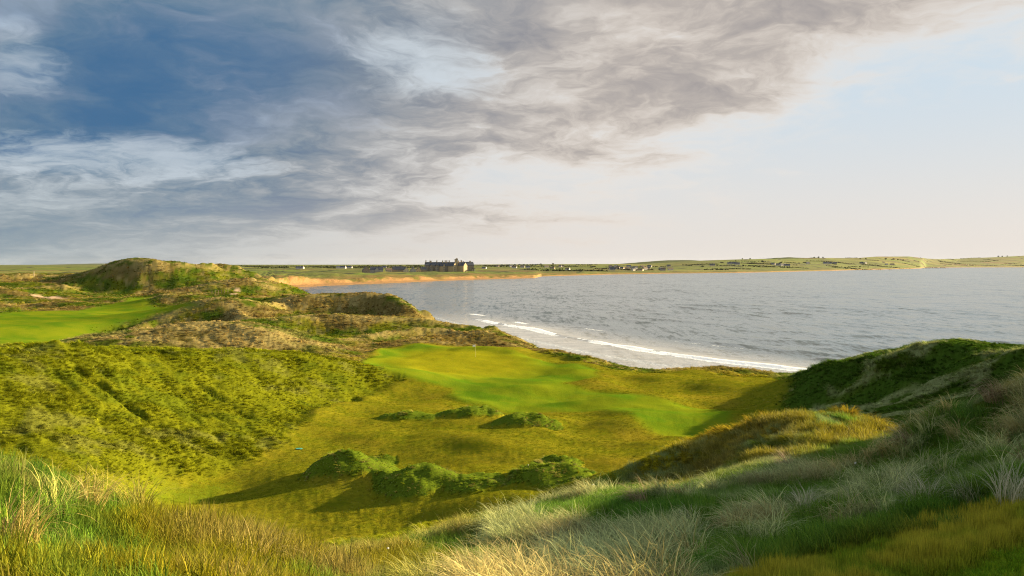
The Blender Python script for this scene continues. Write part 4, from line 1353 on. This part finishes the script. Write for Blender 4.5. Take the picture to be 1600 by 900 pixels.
# -- trees and hedges on the far land
leaf_m = plain('dark_hedge_leaf', (0.030, 0.042, 0.012), 0.8, 0.4, 0.3, 0.1)
bark_m = plain('dark_bark', (0.060, 0.045, 0.032), 0.9, 0.3, 1.0)


def crown_shape(cx, cy, cz, rx, rz_, n, seed, leaf):
    q = np.random.RandomState(seed)
    V, Fc = [], []
    for i in range(n):
        d = q.normal(size=3); d /= np.linalg.norm(d)
        r = q.uniform(0.35, 1.0) ** 0.5
        c = np.array([cx + d[0] * rx * r, cy + d[1] * rx * r, cz + d[2] * rz_ * r])
        a = q.normal(size=3); a /= np.linalg.norm(a)
        b = np.cross(a, q.normal(size=3)); b /= np.linalg.norm(b) + 1e-9
        L = leaf * q.uniform(0.6, 1.3)
        k = len(V)
        V += [c + a * L, c + b * L, c - a * L, c - b * L]
        Fc.append([k, k + 1, k + 2, k + 3])
    return V, Fc


for i, (px, D, hgt) in enumerate(sorted(((1272, 4600, 8), (1279, 4600, 10), (1286, 4600, 9), (1344, 4800, 8), (1353, 4800, 9), (1384, 5000, 12), (1396, 5050, 10), (1403, 5050, 9), (1411, 5050, 10), (1560, 7600, 15), (1566, 7600, 13), (1574, 7600, 12), (864, 3600, 8), (845, 3600, 7), (1160, 4150, 7), (1172, 4150, 8)))):
    e = empty('skyline_tree', at_far(px, D))
    tag(e, f'small dark tree on the skyline across the bay, {nth(i, 16)}', 'tree', 'trees on the skyline across the bay')
    V, Fc = [], []
    for k in range(6):
        a = k / 6 * 2 * math.pi
        V += [(0.5 * math.cos(a), 0.5 * math.sin(a), -2), (0.22 * math.cos(a), 0.22 * math.sin(a), hgt * 0.6)]
    Fc = [[2 * k, 2 * ((k + 1) % 6), 2 * ((k + 1) % 6) + 1, 2 * k + 1] for k in range(6)]
    part('trunk', e, bark_m, (V, Fc))
    part('crown', e, leaf_m, crown_shape(0, 0, hgt * 0.62, hgt * 0.55, hgt * 0.42, 160, 400 + i, hgt * 0.10))

V, Fc = [], []
for i in range(120):
    px = rnd.uniform(330, 1600)
    ds, dh = float(np.interp(px, FPX, Ds)), float(np.interp(px, FPX, Dh))
    D = ds + (dh - ds) * rnd.uniform(0.06, 1.0) + 90
    if px < 800: D = max(D, rnd.uniform(2150, 3500))
    ang = rnd.gauss(0, 0.35) if rnd.random() < 0.75 else rnd.gauss(1.4, 0.3)
    ln = rnd.uniform(60, 260)
    n = int(ln / 7)
    x0, y0 = (px - 800) / F * D, D
    for k in range(n):
        if rnd.random() < 0.12: continue
        x, y = x0 + math.cos(ang) * k * 7, y0 + math.sin(ang) * k * 7
        z = far_z(x, y)
        v, f = crown_shape(x, y, z + 0.9, 4.0, rnd.uniform(1.2, 2.6), 9, rnd.randrange(10 ** 6), 2.0)
        b0 = len(V); V += v; Fc += [[a + b0 for a in q_] for q_ in f]
hd_o = mesh_np('hedgerows', np.array(V), np.array(Fc), leaf_m)
tag(hd_o, kind='stuff')

# ------------------------------------------------------------------ small things on the course
gx0, gy0, gz0 = hit(743, 557, 100)
fl = empty('flagstick', (gx0, gy0, gz0))
tag(fl, 'thin flagstick with a small white flag standing on the putting green', 'flag')
white_m = plain('white_paint', (0.80, 0.80, 0.80), 0.5, 0.04, 1.0)
flag_m = plain('white_flag_cloth', (0.80, 0.79, 0.82), 0.8, 0.05, 1.0)


def rod(p0, p1, r0, r1, n=8):
    p0, p1 = np.array(p0, float), np.array(p1, float)
    d = (p1 - p0) / np.linalg.norm(p1 - p0)
    a = np.cross(d, (0.3, 0.9, 0.2)); a /= np.linalg.norm(a); b = np.cross(d, a)
    V = []
    for k in range(n):
        c, s_ = math.cos(2 * math.pi * k / n), math.sin(2 * math.pi * k / n)
        V += [p0 + r0 * (a * c + b * s_), p1 + r1 * (a * c + b * s_)]
    Fc = [[2 * k, 2 * ((k + 1) % n), 2 * ((k + 1) % n) + 1, 2 * k + 1] for k in range(n)]
    Fc += [[2 * k for k in reversed(range(n))], [2 * k + 1 for k in range(n)]]
    return V, Fc


part('pole', fl, plain('pale_yellow_pole', (0.55, 0.50, 0.22), 0.5, 0.05, 1.0), rod((0, 0, -0.1), (0, 0, 2.3), 0.022, 0.018))
V, Fc = [], []
for i in range(9):
    for j in range(6):
        t = i / 8
        for sgn in (1, -1):
            V.append((-0.02 - 0.52 * t, 0.05 * math.sin(t * 7) * t + sgn * 0.006, 1.88 + 0.40 * j / 5 - 0.05 * t))
for i in range(8):
    for j in range(5):
        a = (i * 6 + j) * 2; b = ((i + 1) * 6 + j) * 2
        Fc += [[a, b, b + 2, a + 2], [a + 1, a + 3, b + 3, b + 1]]
part('flag', fl, flag_m, (V, Fc))
part('cup', fl, white_m, rod((0, 0, -0.02), (0, 0, 0.012), 0.06, 0.06, 12))

# post and wire fence between the far dunes
fx = [hit(px, py, 250) for px, py in ((331, 460), (336, 459.5), (341, 459), (346, 458.5), (351, 458), (356, 457.5))]
fe = empty('post_fence', fx[0])
tag(fe, 'short dark post and wire fence between the far dunes beside a sandy scar', 'fence')
o0 = np.array(fx[0])
tops = []
for k, p in enumerate(fx):
    b = np.array(p) - o0
    part('post', fe, wood_m, rod(b + (0, 0, -0.4), b + (0.05, 0, 1.5), 0.11, 0.09, 6))
    tops.append(b)
for hgt in (0.6, 1.25):
    part('wire', fe, wood_m, *[rod(a + (0, 0, hgt), b + (0, 0, hgt), 0.02, 0.02, 4) for a, b in zip(tops, tops[1:])])

mp = hit(53, 432, 300)
po = part('marker_post', None, plain('pale_post_wood', (0.42, 0.36, 0.27), 0.85, 0.2, 3.0), rod((0, 0, -0.5), (0, 0, 2.6), 0.16, 0.13, 8), rod((0, 0, 2.6), (0, 0, 2.85), 0.13, 0.02, 8))
po.location = mp
tag(po, 'single pale wooden post on the far left dune', 'post')

mk = hit(467, 702, 60)
V = [(0.34 * math.cos(a) * (1 + 0.12 * math.sin(3 * a)), 0.24 * math.sin(a), z) for z in (0.0, 0.05) for a in np.linspace(0, 2 * math.pi, 14, endpoint=False)]
Fc = [[i, (i + 1) % 14, 14 + (i + 1) % 14, 14 + i] for i in range(14)] + [list(range(14, 28))]
mko = part('turquoise_patch', None, plain('plain_turquoise', (0.04, 0.26, 0.23), 0.4, 0.1, 2.0), (V, Fc))  # low flat patch in plain turquoise
mko.location = (mk[0], mk[1], mk[2] + 0.02)
tag(mko, 'small flat turquoise patch on the valley floor left of the grassy mound', 'marker')

# white flower heads in the long grass
petal_m = plain('white_petal', (0.78, 0.76, 0.70), 0.7, 0.05, 5.0)
stem_m = plain('flower_stem', (0.10, 0.14, 0.03), 0.7, 0.2, 5.0)
for px, py, hh, lab in ((916, 771, 0.5, 'white flower head, left one of the pair at the bank\'s far edge'), (926, 775, 0.5, 'white flower head, right one of the pair at the bank\'s far edge'), (825, 733, 0.6, 'lone white flower head on the grassy mound in the valley'), (604, 887, 0.45, 'thin stalk with a pale seed head at the bottom edge'), (1335, 740, 0.4, 'white flower head among the grey marram of the right bank')):
    p = hit(px, py + 6, 6)
    e = empty('wild_flower', p)
    tag(e, lab, 'flower')
    part('stem', e, stem_m, rod((0, 0, -0.05), (0.03, 0, hh), 0.006, 0.004, 5))
    rs_ = 0.022 if p[1] < 20 else 0.045
    part('flower_head', e, petal_m, crown_shape(0.03, 0, hh + rs_ * 0.6, rs_, rs_ * 0.8, 40, int(px), rs_ * 0.35))


# -- the marram tussocks that stand out singly
def blade_mat(name, c0, c1, tr=0.35):
    m, N = new_mat(name)
    bv = N.attr('bv', 'Fac')
    c = N.mix(bv, c0, c1)
    d = principled(N, c, 0.6, spec=0.2)
    t = N.new('ShaderNodeBsdfTranslucent')
    N.put(t.inputs[0], c)
    mx = N.new('ShaderNodeMixShader')
    mx.inputs[0].default_value = tr
    N.l.new(d, mx.inputs[1]); N.l.new(t.outputs[0], mx.inputs[2])
    finish(N, mx.outputs[0])
    return m


pale_b = blade_mat('pale_marram_blade', (0.20, 0.26, 0.11), (0.62, 0.56, 0.40))
green_b = blade_mat('grey_green_marram_blade', (0.10, 0.17, 0.06), (0.42, 0.42, 0.24))
brown_b = blade_mat('brown_marram_blade', (0.16, 0.11, 0.06), (0.46, 0.34, 0.21))
gold_b = blade_mat('golden_grass_blade', (0.22, 0.20, 0.03), (0.55, 0.43, 0.16))
tus = [  # px, py of the foot, blades, root radius, length, lean, spread, heading, material, label
    (1262, 812, 190, 0.20, 1.05, 0.35, 0.75, 0.4, pale_b, 'largest pale fan-shaped marram tussock in the middle of the right bank'),
    (1190, 812, 110, 0.18, 0.75, 0.6, 0.6, 2.9, green_b, 'low grey-green marram tussock just left of the largest pale one'),
    (1340, 800, 100, 0.16, 0.75, 0.5, 0.7, 0.5, green_b, 'small grey-green marram tussock just right of the largest pale one'),
    (1440, 800, 150, 0.20, 0.95, 0.5, 0.7, 2.7, pale_b, 'wide pale marram tussock above the golden fringe, right of centre on the bank'),
    (1580, 795, 170, 0.20, 1.10, 0.4, 0.6, 0.8, pale_b, 'tall pale marram tussock at the right edge above the golden fringe'),
    (1515, 790, 110, 0.18, 0.8, 0.5, 0.7, 2.6, green_b, 'grey-green marram tussock between the two pale ones near the right edge'),
    (1085, 830, 120, 0.18, 0.8, 0.7, 0.6, 2.8, pale_b, 'pale leaning marram tussock at the left end of the golden fringe'),
    (1000, 790, 170, 0.25, 1.0, 0.9, 0.5, 3.2, brown_b, 'dark brown swept marram tussock at the bank\'s left crest'),
    (1230, 735, 150, 0.25, 1.0, 0.7, 0.6, 3.0, brown_b, 'brownish marram tussock just below the sunlit knoll'),
    (1420, 700, 170, 0.30, 1.1, 0.8, 0.5, 3.3, brown_b, 'brown swept marram tussock where the sunlit knoll meets the right bank'),
    (1560, 628, 190, 0.35, 1.15, 0.9, 0.5, 3.4, brown_b, 'brown marram tussock on the topmost crest of the right bank'),
    (870, 860, 110, 0.18, 0.8, 0.6, 0.6, 2.8, pale_b, 'pale wind-bent marram tussock near the bottom edge in the middle'),
    (400, 893, 60, 0.10, 0.75, 0.5, 0.8, 0.3, gold_b, 'sparse golden tuft with arching stalks where the left bank drops away'),
    (30, 850, 120, 0.16, 0.65, 0.4, 0.6, 0.6, gold_b, 'straw-gold grass tuft at the left edge of the near bank'),
    (140, 800, 120, 0.16, 0.6, 0.4, 0.6, 0.6, gold_b, 'golden grass tuft on the crest of the left bank'),
]
for i, (px, py, n, rad, ln, le, sp, hdg, mt, lab) in enumerate(tus):
    p = hit(px, py, 5.5)
    o = clump('marram_tussock', n, rad, ln, 0.010 if p[1] < 14 else 0.014, le, sp, 500 + i, mt, 6, 0.9)
    COL.objects.link(o)
    o.location = p
    o.rotation_euler = (0, 0, hdg)
    tag(o, lab, 'grass tuft', 'single marram tussocks')

# ------------------------------------------------------------------ the air between here and the far hills
hv, hf = box(-17500, 17500, -900, 17500, -60, 112)
haze = mesh_np('haze', hv, hf)
tag(haze, kind='stuff')
m, N = new_mat('pale_air')
pv = N.new('ShaderNodeVolumePrincipled')
pv.inputs['Color'].default_value = (0.86, 0.92, 1.0, 1.0)
pv.inputs['Density'].default_value = 0.45e-5
pv.inputs['Anisotropy'].default_value = 0.0
o_ = N.new('ShaderNodeOutputMaterial')
N.l.new(pv.outputs[0], o_.inputs['Volume'])
haze.data.materials.append(m)
